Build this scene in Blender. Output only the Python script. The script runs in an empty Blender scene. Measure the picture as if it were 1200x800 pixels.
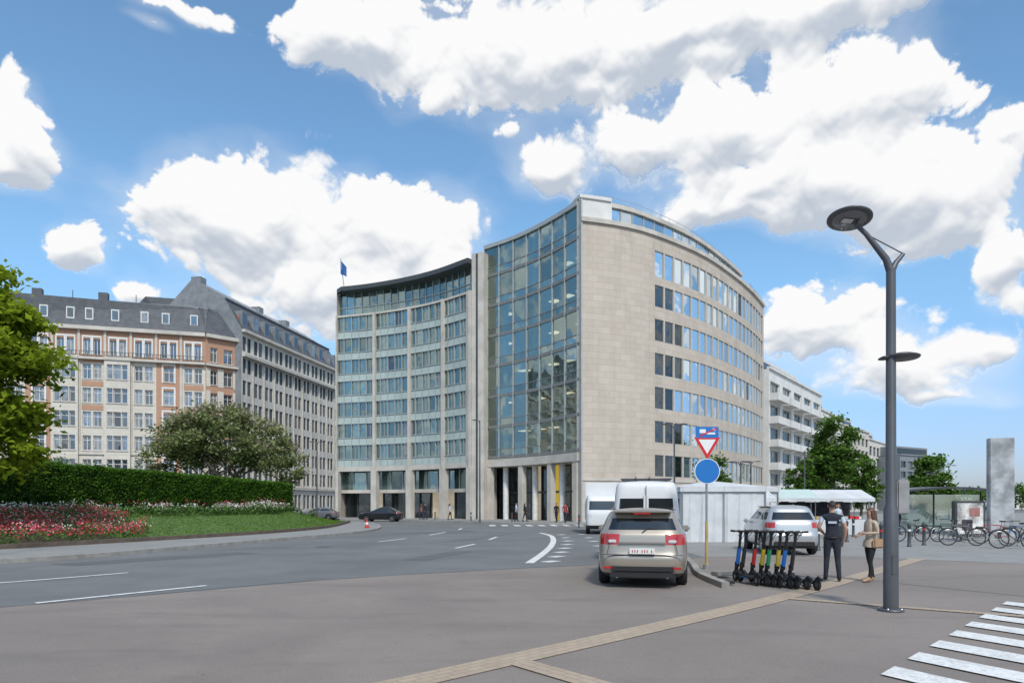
import bpy, bmesh, math, random, bisect
import numpy as np
from mathutils import Vector, Matrix
from mathutils import noise as mn
from mathutils.geometry import tessellate_polygon
random.seed(7); rng=np.random.default_rng(7)
R=math.radians
scene=bpy.context.scene
COL=scene.collection

# ------------------------------------------------------------ node helpers
class N:
    def __init__(s,tree): s.t=tree; s.l=tree.links
    def new(s,typ,ins=None,**props):
        n=s.t.nodes.new(typ)
        for k,v in props.items(): setattr(n,k,v)
        if ins:
            for k,v in ins.items(): s.put(n.inputs[k],v)
        return n
    def put(s,sock,v):
        if isinstance(v,bpy.types.NodeSocket): s.l.new(v,sock)
        elif v is not None:
            if isinstance(v,(tuple,list)) and len(v)==3 and sock.type=='RGBA': v=(*v,1)
            sock.default_value=v
    def m(s,op,a,b=None,c=None,clamp=False):
        n=s.t.nodes.new('ShaderNodeMath'); n.operation=op; n.use_clamp=clamp
        s.put(n.inputs[0],a); s.put(n.inputs[1],b); s.put(n.inputs[2],c)
        return n.outputs[0]
    def v(s,op,a,b=None,c=None):
        n=s.t.nodes.new('ShaderNodeVectorMath'); n.operation=op
        s.put(n.inputs[0],a); s.put(n.inputs[1],b)
        if c is not None: s.put(n.inputs[2],c)
        return n.outputs['Value'] if op in('LENGTH','DOT_PRODUCT') else n.outputs[0]
    def mix(s,f,a,b,blend='MIX'):
        n=s.t.nodes.new('ShaderNodeMix'); n.data_type='RGBA'; n.blend_type=blend
        s.put(n.inputs[0],f); s.put(n.inputs[6],a); s.put(n.inputs[7],b)
        return n.outputs[2]
    def noise(s,vec,scale,detail=4,rough=.55,dist=0):
        n=s.new('ShaderNodeTexNoise',{'Vector':vec,'Scale':scale,'Detail':detail,'Roughness':rough,'Distortion':dist})
        return n.outputs[0]
    def ss(s,x,a,b,lo=0.,hi=1.):
        n=s.new('ShaderNodeMapRange',{0:x,1:a,2:b,3:lo,4:hi},interpolation_type='SMOOTHSTEP')
        return n.outputs[0]
def newmat(name):
    m=bpy.data.materials.new(name); m.use_nodes=True
    m.node_tree.nodes.clear(); t=N(m.node_tree)
    out=t.new('ShaderNodeOutputMaterial')
    return m,t,out
def sc(c,k): return tuple(min(1,x*k) for x in c)
def M(name,col,rough=.7,var=.15,scale=3.,bump=0.,bscale=40.,metal=0.,spec=.5,coat=0.,dirt=0.,emit=None,es=0.,fine=0.,fscale=80.):
    m,t,out=newmat(name)
    pos=t.new('ShaderNodeNewGeometry').outputs['Position']
    p=t.new('ShaderNodeBsdfPrincipled')
    c=t.mix(t.ss(t.noise(pos,scale,3,.6),.3,.7),sc(col,1-var),sc(col,1+var)) if var>.035 else None
    if c is None: c=t.mix(0.,col,col)
    if fine: c=t.mix(t.m('MULTIPLY',t.ss(t.noise(pos,fscale,2,.5),.4,.75),fine),c,sc(col,.35))
    if dirt: c=t.mix(t.m('MULTIPLY',t.ss(t.noise(pos,scale*.3,5,.65,1.),.45,.7),dirt),c,sc(col,.45))
    t.put(p.inputs['Base Color'],c); p.inputs['Roughness'].default_value=rough
    p.inputs['Metallic'].default_value=metal; p.inputs['Specular IOR Level'].default_value=spec
    p.inputs['Coat Weight'].default_value=coat
    if emit: p.inputs['Emission Color'].default_value=(*emit,1); p.inputs['Emission Strength'].default_value=es
    if bump:
        b=t.new('ShaderNodeBump',{'Strength':bump,'Distance':.02,'Height':t.noise(pos,bscale,3,.6)})
        t.l.new(b.outputs[0],p.inputs['Normal'])
    t.l.new(p.outputs[0],out.inputs[0]); return m
def Mblock(name,c1,c2,mortar,bw,bh,ms=.012,rough=.8,stain=.35,offset=.5):
    m,t,out=newmat(name)
    uv=t.new('ShaderNodeTexCoord').outputs['UV']
    pos=t.new('ShaderNodeNewGeometry').outputs['Position']
    b=t.new('ShaderNodeTexBrick',{'Vector':uv,'Color1':c1,'Color2':c2,'Mortar':mortar,'Scale':1.,'Mortar Size':ms,'Bias':0.,'Brick Width':bw,'Row Height':bh,'Mortar Smooth':.2},offset=offset)
    c=b.outputs[0]
    st=t.noise(t.v('MULTIPLY',pos,(1,1,.22)),.55,5,.65)
    c=t.mix(t.m('MULTIPLY',t.ss(st,.42,.72),stain),c,sc(c1,.5))
    c=t.mix(t.m('MULTIPLY',t.noise(pos,6,3,.6),.3),c,sc(c1,.75))
    p=t.new('ShaderNodeBsdfPrincipled',{'Base Color':c,'Roughness':rough})
    bp=t.new('ShaderNodeBump',{'Strength':.4,'Distance':.02,'Height':b.outputs[1]},invert=True)
    t.l.new(bp.outputs[0],p.inputs['Normal'])
    t.l.new(p.outputs[0],out.inputs[0]); return m
def Mglass(name,c0,c1,refl,tint,rough=.03,transp=False,tilt=.03):
    m,t,out=newmat(name)
    g=t.new('ShaderNodeNewGeometry')
    r=t.new('ShaderNodeAttribute',attribute_name='rnd').outputs['Fac']
    wn=t.new('ShaderNodeTexWhiteNoise',{'W':r},noise_dimensions='1D').outputs['Color']
    off=t.v('MULTIPLY',t.v('SUBTRACT',wn,(.5,.5,.5)),(tilt,tilt,tilt))
    wob=t.v('MULTIPLY',t.v('SUBTRACT',t.new('ShaderNodeTexNoise',{'Vector':g.outputs['Position'],'Scale':.9,'Detail':1.}).outputs[1],(.5,.5,.5)),(tilt,tilt,tilt))
    nrm=t.v('NORMALIZE',t.v('ADD',t.v('ADD',g.outputs['Normal'],off),wob))
    col=t.mix(t.ss(r,.35,.95),c0,c1)
    col=t.mix(t.m('MULTIPLY',t.ss(t.noise(g.outputs['Position'],1.3,2,.6),.45,.65),.6),col,sc(c0,.5))
    if transp: d=t.new('ShaderNodeBsdfTransparent',{'Color':c1}).outputs[0]
    else: d=t.new('ShaderNodeBsdfDiffuse',{'Color':col}).outputs[0]
    gl=t.new('ShaderNodeBsdfGlossy',{'Color':tint,'Roughness':rough,'Normal':nrm}).outputs[0]
    fr=t.new('ShaderNodeFresnel',{'IOR':1.5}).outputs[0]
    rf=t.m('MULTIPLY',refl,t.ss(t.m('FRACT',t.m('MULTIPLY',r,7.31)),0.,1.,.75,1.2))
    f=t.m('ADD',t.m('MULTIPLY',fr,1-refl),rf,clamp=True)
    ms=t.new('ShaderNodeMixShader',{0:f,1:d,2:gl})
    t.l.new(ms.outputs[0],out.inputs[0]); return m
def Mleaf(name,dark,light,hue=None,transl=.35):
    m,t,out=newmat(name)
    r=t.new('ShaderNodeAttribute',attribute_name='rnd').outputs['Fac']
    c=t.mix(r,dark,light)
    if hue: c=t.mix(t.ss(r,.78,.88),c,hue)
    p=t.new('ShaderNodeBsdfDiffuse',{'Color':c})
    tr=t.new('ShaderNodeBsdfTranslucent',{'Color':c})
    ms=t.new('ShaderNodeMixShader',{0:transl,1:p.outputs[0],2:tr.outputs[0]})
    t.l.new(ms.outputs[0],out.inputs[0]); return m

# ------------------------------------------------------------ mesh builder
class MB:
    def __init__(s): s.v=[];s.f=[];s.m=[];s.uv=[];s.r=[];s.sm=[];s.mats=[]
    def mi(s,mat):
        if mat not in s.mats: s.mats.append(mat)
        return s.mats.index(mat)
    def face(s,pts,mat,uv=None,r=None,smooth=False):
        b=len(s.v); s.v+=[tuple(p) for p in pts]
        s.f.append(tuple(range(b,b+len(pts)))); s.m.append(s.mi(mat)); s.uv.append(uv)
        s.r.append(random.random() if r is None else r); s.sm.append(smooth)
    def add(s,verts,faces,mat,smooth=False,r=None):
        b=len(s.v); s.v+=[tuple(p) for p in verts]; k=s.mi(mat); rr=random.random() if r is None else r
        for f in faces:
            s.f.append(tuple(i+b for i in f)); s.m.append(k); s.uv.append(None); s.r.append(rr); s.sm.append(smooth)
    def box(s,c,d,mat,rot=0.,T=None,bev=0.):
        hx,hy,hz=d[0]/2,d[1]/2,d[2]/2
        Mx=Matrix.Translation(c)@(T if T is not None else Matrix.Rotation(rot,4,'Z'))
        if bev>0:
            bm=bmesh.new(); bmesh.ops.create_cube(bm,size=1)
            for v in bm.verts: v.co=Vector((v.co.x*d[0],v.co.y*d[1],v.co.z*d[2]))
            bmesh.ops.bevel(bm,geom=bm.edges[:],offset=bev,segments=2,affect='EDGES')
            bm.verts.index_update()
            s.add([Mx@v.co for v in bm.verts],[[v.index for v in f.verts] for f in bm.faces],mat); bm.free(); return
        vs=[Mx@Vector((x*hx,y*hy,z*hz)) for x in(-1,1) for y in(-1,1) for z in(-1,1)]
        s.add(vs,[(0,1,3,2),(4,6,7,5),(0,4,5,1),(2,3,7,6),(0,2,6,4),(1,5,7,3)],mat)
    def tube(s,pts,rad,mat,n=10,caps=True,smooth=True):
        pts=[Vector(p) for p in pts]
        if not isinstance(rad,(list,tuple)): rad=[rad]*len(pts)
        vs=[];fs=[]; prev=None
        for i,p in enumerate(pts):
            d=(pts[min(i+1,len(pts)-1)]-pts[max(i-1,0)]).normalized()
            a=d.orthogonal().normalized() if prev is None else (prev-d*prev.dot(d)).normalized()
            prev=a; b=d.cross(a)
            for k in range(n):
                an=2*math.pi*k/n; vs.append(p+(a*math.cos(an)+b*math.sin(an))*rad[i])
        for i in range(len(pts)-1):
            for k in range(n):
                fs.append((i*n+k,i*n+(k+1)%n,(i+1)*n+(k+1)%n,(i+1)*n+k))
        s.add(vs,fs,mat,smooth)
        if caps:
            s.face([vs[k] for k in range(n)][::-1],mat); s.face([vs[(len(pts)-1)*n+k] for k in range(n)],mat)
    def lathe(s,prof,c,mat,n=20,T=None,smooth=True):
        c=Vector(c); vs=[];fs=[]
        for (r,z) in prof:
            for k in range(n):
                p=Vector((r*math.cos(2*math.pi*k/n),r*math.sin(2*math.pi*k/n),z))
                if T is not None: p=T@p
                vs.append(c+p)
        for i in range(len(prof)-1):
            for k in range(n): fs.append((i*n+k,i*n+(k+1)%n,(i+1)*n+(k+1)%n,(i+1)*n+k))
        s.add(vs,fs,mat,smooth)
    def poly(s,pts,z,mat,flip=False):
        p3=[Vector((p[0],p[1],z if len(p)<3 else p[2])) for p in pts]
        tr=tessellate_polygon([p3])
        for t in tr:
            q=[p3[i] for i in t]
            nz=(q[1]-q[0]).cross(q[2]-q[0]).z
            if (nz<0)!=flip: q=q[::-1]
            s.face(q,mat,r=.5)
    def prism(s,pts,z0,z1,mat,top=None):
        s.poly(pts,z1,top or mat)
        n=len(pts)
        for i in range(n):
            a,b=pts[i],pts[(i+1)%n]
            s.face([(a[0],a[1],z0),(b[0],b[1],z0),(b[0],b[1],z1),(a[0],a[1],z1)],mat)
    def build(s,name,parent=None,world=True,loc=None):
        me=bpy.data.meshes.new(name); me.from_pydata(s.v,[],s.f)
        for m in s.mats: me.materials.append(m)
        me.polygons.foreach_set('material_index',s.m); me.polygons.foreach_set('use_smooth',s.sm)
        a=me.attributes.new('rnd','FLOAT','FACE'); a.data.foreach_set('value',s.r)
        ul=me.uv_layers.new(name='UVMap'); uvs=[]
        for i,f in enumerate(s.f):
            if s.uv[i] is not None:
                for q in s.uv[i]: uvs+=[q[0],q[1]]
            else:
                n=me.polygons[i].normal
                for k in f:
                    x,y,z=s.v[k]
                    if abs(n.z)>.7: uvs+=[x,y]
                    elif abs(n.x)>abs(n.y): uvs+=[y,z]
                    else: uvs+=[x,z]
        ul.data.foreach_set('uv',uvs)
        o=bpy.data.objects.new(name,me); COL.objects.link(o)
        if parent: attach(o,parent,world)
        if loc: o.location=loc
        return o
def group(name,loc=(0,0,0),yaw=0.):
    e=bpy.data.objects.new(name,None); e.empty_display_size=.5; e.location=loc; e.rotation_euler=(0,0,yaw); COL.objects.link(e); return e
def attach(o,e,world=True):
    o.parent=e
    if world: o.matrix_parent_inverse=(Matrix.Translation(e.location)@Matrix.Rotation(e.rotation_euler.z,4,'Z')).inverted()

class Path:
    def __init__(s,pts,smooth=True):
        P=[Vector(p) for p in pts]
        if len(P)>2 and smooth:
            out=[]; Q=[P[0]*2-P[1]]+P+[P[-1]*2-P[-2]]
            for i in range(1,len(Q)-2):
                for k in range(12):
                    t=k/12; a,b,c,d=Q[i-1],Q[i],Q[i+1],Q[i+2]
                    out.append(.5*((2*b)+(c-a)*t+(2*a-5*b+4*c-d)*t*t+(3*b-a-3*c+d)*t**3))
            out.append(P[-1]); P=out
        s.p=P; s.c=[0]
        for i in range(1,len(P)): s.c.append(s.c[-1]+(P[i]-P[i-1]).length)
        s.L=s.c[-1]; s.curved=len(P)>2
    def at(s,t):
        t=max(0,min(s.L,t))
        i=min(max(bisect.bisect_right(s.c,t)-1,0),len(s.p)-2)
        u=(t-s.c[i])/max(1e-9,s.c[i+1]-s.c[i])
        return s.p[i].lerp(s.p[i+1],u), i,u
    def dirn(s,t):
        e=.4; a=s.at(t-e)[0]; b=s.at(t+e)[0]; return (b-a).normalized()
    def P(s,t,d,z):
        p=s.at(t)[0]; k=s.dirn(t); return Vector((p.x+k.y*d,p.y-k.x*d,z))
def fq(mb,pa,s0,s1,z0,z1,d,mat,step=1.6,d1=None,r=None):
    if d1 is None: d1=d
    n=max(1,math.ceil((s1-s0)/step)) if pa.curved else 1
    for i in range(n):
        a=s0+(s1-s0)*i/n; b=s0+(s1-s0)*(i+1)/n
        mb.face([pa.P(a,d,z0),pa.P(b,d,z0),pa.P(b,d1,z1),pa.P(a,d1,z1)],mat,uv=[(a,z0),(b,z0),(b,z1),(a,z1)],r=r)
def fbox(mb,pa,s0,s1,z0,z1,d0,d1,mat,step=1.6):
    n=max(1,math.ceil((s1-s0)/step)) if pa.curved else 1
    for i in range(n):
        a=s0+(s1-s0)*i/n; b=s0+(s1-s0)*(i+1)/n
        A0,A1,B0,B1=[(lambda z,q=q,d=d:pa.P(q,d,z)) for q in(a,b) for d in(d0,d1)]
        mb.face([A1(z0),B1(z0),B1(z1),A1(z1)],mat,uv=[(a,z0),(b,z0),(b,z1),(a,z1)])
        mb.face([B0(z0),A0(z0),A0(z1),B0(z1)],mat,uv=[(b,z0),(a,z0),(a,z1),(b,z1)])
        mb.face([A1(z1),B1(z1),B0(z1),A0(z1)],mat); mb.face([A0(z0),B0(z0),B1(z0),A1(z0)],mat)
        if i==0: mb.face([A0(z0),A1(z0),A1(z1),A0(z1)],mat)
        if i==n-1: mb.face([B1(z0),B0(z0),B0(z1),B1(z1)],mat)
def facade(mb,pa,s0,s1,z0,z1,cols,rows,wall,glass,frame,depth=.22,mull=1,trans=None,sill=None,fw=.06,D=0.):
    cur=z0
    for (a,b) in rows:
        if a>cur: fq(mb,pa,s0,s1,cur,a,D,wall)
        c=s0
        for ci,(u,v) in enumerate(cols):
            if u>c: fq(mb,pa,c,u,a,b,D,wall)
            c=v; q=D-depth
            mb.face([pa.P(u,q,a),pa.P(u,D,a),pa.P(u,D,b),pa.P(u,q,b)],wall)
            mb.face([pa.P(v,D,a),pa.P(v,q,a),pa.P(v,q,b),pa.P(v,D,b)],wall)
            mb.face([pa.P(u,D,a),pa.P(v,D,a),pa.P(v,q,a),pa.P(u,q,a)],wall)
            mb.face([pa.P(u,q,b),pa.P(v,q,b),pa.P(v,D,b),pa.P(u,D,b)],wall)
            mb.face([pa.P(u,q,a),pa.P(v,q,a),pa.P(v,q,b),pa.P(u,q,b)],glass(ci,a) if callable(glass) else glass)
            f0,f1=q+.005,q+.06
            fbox(mb,pa,u,v,a,a+fw,f0,f1,frame,9); fbox(mb,pa,u,v,b-fw,b,f0,f1,frame,9)
            fbox(mb,pa,u,u+fw,a+fw,b-fw,f0,f1,frame); fbox(mb,pa,v-fw,v,a+fw,b-fw,f0,f1,frame)
            for k in range(mull):
                x=u+(v-u)*(k+1)/(mull+1); fbox(mb,pa,x-fw/2,x+fw/2,a+fw,b-fw,f0,f1,frame)
            if trans: 
                zt=a+(b-a)*trans; fbox(mb,pa,u+fw,v-fw,zt-fw/2,zt+fw/2,f0,f1-.01,frame,9)
            if sill: fbox(mb,pa,u-.1,v+.1,a-.12,a-.002,D-.05,D+.1,sill,9)
        if c<s1: fq(mb,pa,c,s1,a,b,D,wall)
        cur=b
    if cur<z1: fq(mb,pa,s0,s1,cur,z1,D,wall)

# ------------------------------------------------------------ materials
stone=Mblock('limestone_cladding',(.56,.485,.405),(.49,.42,.345),(.32,.275,.225),1.15,.58,.010,stain=.34)
stone_plain=M('pale_stone',(.52,.485,.43),.8,.10,.8,dirt=.3)
alu=M('aluminium_frame',(.40,.42,.41),.4,.06,2,metal=.3)
alu_dark=M('dark_frame',(.05,.055,.06),.4,.1,2)
white_fr=M('white_window_frame',(.66,.66,.64),.5,.05)
g_blue=Mglass('blue_window_glass',(.07,.10,.13),(.18,.23,.28),.72,(.82,.93,1.0),tilt=.05)
g_dark=Mglass('dark_window_glass',(.012,.016,.018),(.05,.055,.055),.10,(.7,.8,.85),tilt=.05)
g_green=Mglass('green_window_glass',(.03,.055,.055),(.12,.17,.16),.28,(.64,.83,.82),tilt=.05)
g_old=Mglass('old_window_glass',(.03,.038,.045),(.22,.23,.23),.16,(.7,.8,.9),tilt=.06)
g_atr=Mglass('atrium_glass',(.03,.05,.05),(.60,.72,.67),.34,(.70,.86,.82),transp=True,tilt=.035)
spandrel=M('pale_green_spandrel',(.38,.45,.42),.25,.10,.5,spec=.6)
slate=M('slate_roof',(.075,.08,.09),.55,.2,1.5,dirt=.2)
zinc=M('zinc_roof',(.20,.21,.22),.5,.15,1.2,dirt=.3)
roofgrey=M('flat_roof',(.2,.2,.19),.9)
brick=Mblock('orange_brick',(.50,.235,.13),(.43,.19,.105),(.46,.36,.28),.24,.08,.014,stain=.18)
beige=Mblock('beige_ashlar',(.64,.595,.52),(.58,.535,.46),(.44,.40,.34),1.0,.5,.012,stain=.2)
cream=M('cream_render',(.60,.575,.52),.8,.1,.6,dirt=.2)
whiter=M('white_render',(.66,.65,.62),.7,.07,.6,dirt=.15)
asphalt=M('asphalt',(.168,.170,.170),.85,.12,.35,bump=.35,bscale=90,dirt=.24,fine=.35,fscale=70)
asphalt2=M('asphalt_repair',(.125,.125,.125),.85,.1,1.2,bump=.3,bscale=90,fine=.3,fscale=70)
soil=M('soil',(.07,.045,.03),.95,.3,5,bump=.5)
black=M('black_plastic',(.018,.018,.02),.5,.1)
rubber=M('tyre_rubber',(.02,.02,.02),.85,.1)
steel=M('steel',(.45,.46,.47),.3,.05,metal=.9)
whitepaint=M('road_paint',(.74,.74,.72),.7,.06,6,fine=.45,fscale=25,dirt=.25)
light_e=M('interior_light',(.9,.8,.6),.5,0,emit=(1.,.88,.66),es=1.1)

def pavemat():
    m,t,out=newmat('brown_pavement')
    pos=t.new('ShaderNodeNewGeometry').outputs['Position']
    big=t.noise(pos,.25,5,.6,.6); mid=t.noise(pos,2.2,4,.6); fin=t.noise(pos,95,2,.6)
    c=t.mix(t.ss(big,.3,.7),(.210,.178,.155),(.266,.228,.201))
    c=t.mix(t.m('MULTIPLY',t.ss(mid,.5,.75),.3),c,(.165,.14,.124))
    c=t.mix(t.m('MULTIPLY',t.ss(fin,.45,.7),.5),c,(.11,.095,.085))
    c=t.mix(t.m('MULTIPLY',t.ss(t.noise(pos,60,2,.5),.62,.72),.5),c,(.42,.38,.34))
    vo=t.new('ShaderNodeTexVoronoi',{'Vector':pos,'Scale':1.1,'Randomness':1.},feature='F1').outputs[0]
    c=t.mix(t.ss(vo,.018,.03,.55,0.),c,(.06,.055,.05))
    st=t.noise(t.v('MULTIPLY',pos,(.35,1.6,1)),.8,4,.6,.4)
    c=t.mix(t.m('MULTIPLY',t.ss(st,.52,.7),.35),c,(.14,.123,.11))
    p=t.new('ShaderNodeBsdfPrincipled',{'Base Color':c,'Roughness':t.ss(big,.3,.7,.7,.9)})
    b=t.new('ShaderNodeBump',{'Strength':.35,'Distance':.01,'Height':fin}); t.l.new(b.outputs[0],p.inputs['Normal'])
    t.l.new(p.outputs[0],out.inputs[0]); return m
brownp=pavemat()
tanblk=Mblock('tan_paving_blocks',(.45,.355,.265),(.39,.305,.225),(.27,.22,.17),.22,.11,.008,stain=.35)
greypav=Mblock('grey_paving_slabs',(.30,.295,.28),(.26,.257,.245),(.17,.17,.165),.6,.3,.01,stain=.3)
kerbst=M('kerb_stone',(.32,.30,.27),.85,.15,3,dirt=.4)

# ------------------------------------------------------------ world: Nishita sky + cumulus
SUN_AZ,SUN_EL=R(168),R(47)   # azimuth from +Y towards +X
def perlin(x,y,seed):
    rs=np.random.RandomState(seed); G=rs.rand(256,256).astype(np.float32)*6.2832; GX,GY=np.cos(G),np.sin(G)
    xi=np.floor(x).astype(int); yi=np.floor(y).astype(int); xf=(x-xi).astype(np.float32); yf=(y-yi).astype(np.float32)
    u=xf**3*(xf*(xf*6-15)+10); v=yf**3*(yf*(yf*6-15)+10)
    def g(a,b): 
        i=(xi+a)&255; j=(yi+b)&255
        return GX[i,j]*(xf-a)+GY[i,j]*(yf-b)
    n00,n10,n01,n11=g(0,0),g(1,0),g(0,1),g(1,1)
    a=n00+(n10-n00)*u; b=n01+(n11-n01)*u
    return a+(b-a)*v
def fbm(x,y,seed,o,rgh=.5,bil=False):
    r=0;a=1.
    for k in range(o):
        p=perlin(x*2**k+k*13.7,y*2**k+k*7.3,seed+k); r=r+a*((np.abs(p)-.2)*1.6 if bil else p); a*=rgh
    return r
def sst(x,a,b): 
    t_=np.clip((x-a)/(b-a),0,1); return t_*t_*(3-2*t_)
def boxblur(a,n,axis):
    c=np.cumsum(np.pad(a,[(n,n) if i==axis else (0,0) for i in range(2)],mode='edge').astype(np.float64),axis=axis)
    return (np.take(c,range(2*n,c.shape[axis]),axis)-np.take(c,range(0,c.shape[axis]-2*n),axis))/(2*n)
def blur(a,n): 
    for _ in range(2): a=boxblur(boxblur(a,n,0),n,1)
    return a
def shade_clouds(F):
    T=np.clip(F,0,4)**.75
    def sh(a,k,ax=0): return np.roll(a,-int(k),axis=ax)
    T1=blur(T,2); T2=blur(T,7); T3=blur(T,20); T4=blur(T,45)
    l=.70+1.2*(sh(T1,-3)-sh(T1,3))+1.0*(sh(T2,-9)-sh(T2,9))+.65*(sh(T3,-30)-sh(T3,30))
    l+=.45*(sh(T2,7,1)-sh(T2,-7,1))
    l+=.9*(T1-T2)+.5*(T2-T3)+.30*(.8-T4)
    return l
def mkimg(name,alpha,L,grey=(.54,.60,.69)):
    H,W=alpha.shape; L=sst(L,-.15,.95)[...,None]; g=np.array(grey); wv_=np.array([1.,1.,1.])
    rgb=g+(wv_-g)*L
    px=np.concatenate([rgb,alpha[...,None]],2).astype(np.float32)
    cimg=bpy.data.images.new(name+'_c',W,H); cimg.colorspace_settings.name='Non-Color'
    p1=px.copy(); p1[...,3]=1; cimg.pixels.foreach_set(p1.ravel()); cimg.pack()
    aimg=bpy.data.images.new(name+'_a',W,H); aimg.colorspace_settings.name='Non-Color'
    p1[...,:3]=alpha[...,None]; aimg.pixels.foreach_set(p1.ravel()); aimg.pack()
    return cimg,aimg
A=lambda x,y:(math.atan((x-600)/800),math.atan((591-y)/math.hypot(800,x-600)))
bl=[(20,160,58,62),(5,205,46,26),(285,262,150,74),(465,285,116,74),(205,235,62,42),(380,345,145,56),(535,268,40,28),(88,296,40,27),(165,340,34,13),
 (440,42,84,50),(600,62,170,72),(790,38,205,60),(975,5,170,32),(520,118,44,26),(690,112,52,18),
 (1010,112,112,64),(865,150,130,44),(755,170,88,36),(960,215,190,54),(1100,232,105,72),(1185,300,50,58),(640,198,48,24),(820,250,50,18),
 (960,390,104,46),(1055,430,112,42),(930,360,44,24),(1165,402,30,20),(600,165,18,9),(1120,465,60,12),(190,5,80,9),(168,30,22,7)]
H_,W_=1024,2048
el,az=np.meshgrid(np.linspace(-.02,.85,H_),np.linspace(-.95,.95,W_),indexing='ij'); el=el.astype(np.float32); az=az.astype(np.float32)
wx=az+.022*fbm(az*7,el*7,50,3); wy=el+.022*fbm(az*7,el*7,70,3)
S=np.zeros_like(az)
for x,y,rx,ry in bl:
    a,e=A(x,y); k=1/math.hypot(1,(x-600)/800); rx_,ry_=rx/800*k*k,ry/800*k
    dy=(wy-e); d=np.sqrt(((wx-a)/rx_)**2+(dy/np.where(dy<0,ry_*.92,ry_))**2)
    v=1.25*(1-d)*min(1.,(ry/45)**.5); S=S+np.exp(np.clip(v,-6,3)*4.5)
B=np.log(S+1e-6)/4.5
F=B+.66*fbm(wx*9,wy*11,11,7,.58,True)+.36*fbm(wx*5,wy*6,31,4,.5)-.03
soft=.12+.34*sst(fbm(az*4,el*4,90,2),-.1,.5)
al=sst(F,-.02,1.*soft)
L=shade_clouds(F)+.26*fbm(wx*6,wy*10,310,6,.55)
veil=.26*sst(B+.5*fbm(wx*4,wy*8,140,5,.6),-.30,.5)*(1-al); al2=np.clip(al+veil,0,1)
Lf=np.where(al>.3,L,.95*(1-al)+L*al)
fc,fa=mkimg('front_clouds',al2,Lf)
h2,w2=384,1536
e2,a2=np.meshgrid(np.linspace(.0,math.pi/2,h2),np.linspace(-math.pi,math.pi,w2),indexing='ij')
rr=1/(np.tan(np.clip(e2,.02,1.55))+.25); X2=np.sin(a2)*rr*2.2+40; Y2=np.cos(a2)*rr*2.2+40
F2=.62*fbm(X2,Y2,200,3,.5)+.5*fbm(X2*2,Y2*2,230,5,.55,True)+.03
bc,ba=mkimg('back_clouds',sst(F2,0,.22),.85-.5*np.clip(F2,0,1))
w=bpy.data.worlds.new('World'); scene.world=w; w.use_nodes=True
wt=N(w.node_tree); w.node_tree.nodes.clear()
gd=wt.new('ShaderNodeTexCoord').outputs['Generated']
sx=wt.new('ShaderNodeSeparateXYZ',{0:gd}); azn=wt.m('ARCTAN2',sx.outputs[0],sx.outputs[1]); eln=wt.m('ARCSINE',sx.outputs[2])
vf=wt.new('ShaderNodeCombineXYZ',{0:wt.m('MULTIPLY_ADD',azn,1/1.9,.5),1:wt.m('MULTIPLY_ADD',eln,1/.87,.02/.87),2:0.}).outputs[0]
vb=wt.new('ShaderNodeCombineXYZ',{0:wt.m('MULTIPLY_ADD',azn,1/(2*math.pi),.5),1:wt.m('MULTIPLY',eln,2/math.pi),2:0.}).outputs[0]
def im(i,v,): return wt.new('ShaderNodeTexImage',{'Vector':v},image=i,extension='EXTEND',interpolation='Linear').outputs[0]
wv=wt.m('MAXIMUM',wt.ss(wt.m('ABSOLUTE',azn),.78,.93),wt.ss(eln,.70,.83))
alpha=wt.m('MULTIPLY',wt.mix(wv,im(fa,vf),im(ba,vb)),wt.ss(eln,-.005,.03))
ccol=wt.mix(wv,im(fc,vf),im(bc,vb))
STR=.13
sky=wt.new('ShaderNodeTexSky',sky_type='NISHITA',sun_disc=False,sun_elevation=SUN_EL,sun_rotation=SUN_AZ,altitude=50.,air_density=1.0,dust_density=1.0,ozone_density=3.)
# aerial haze low on the horizon is paler and more neutral than the clear zenith blue
tint=wt.mix(wt.ss(eln,.0,.34),(.86,.92,1.22),(1.30,1.58,1.56))
skyc=wt.mix(1.,sky.outputs[0],tint,'MULTIPLY')
K=.97/STR
fin=wt.mix(alpha,skyc,wt.v('MULTIPLY',ccol,(K,K,K)))
bg=wt.new('ShaderNodeBackground',{'Color':fin,'Strength':STR})
wo=wt.new('ShaderNodeOutputWorld'); wt.l.new(bg.outputs[0],wo.inputs[0])
sd=bpy.data.lights.new('sun','SUN'); sd.energy=2.9; sd.angle=R(7); sd.color=(1,.955,.885)
so=bpy.data.objects.new('sun',sd); COL.objects.link(so); so.location=(0,0,80)
tos=Vector((math.sin(SUN_AZ)*math.cos(SUN_EL),math.cos(SUN_AZ)*math.cos(SUN_EL),math.sin(SUN_EL)))
so.rotation_euler=(-tos).to_track_quat('-Z','Y').to_euler()
cd=bpy.data.cameras.new('camera'); cd.lens=24; cd.sensor_width=36; cd.shift_y=191/1200; cd.clip_end=5000; cd.clip_start=.1
co=bpy.data.objects.new('camera',cd); COL.objects.link(co); co.location=(0,0,1.7); co.rotation_euler=(R(90),0,0); scene.camera=co
scene.view_settings.view_transform='Standard'; scene.view_settings.look='None'; scene.view_settings.exposure=0

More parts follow.
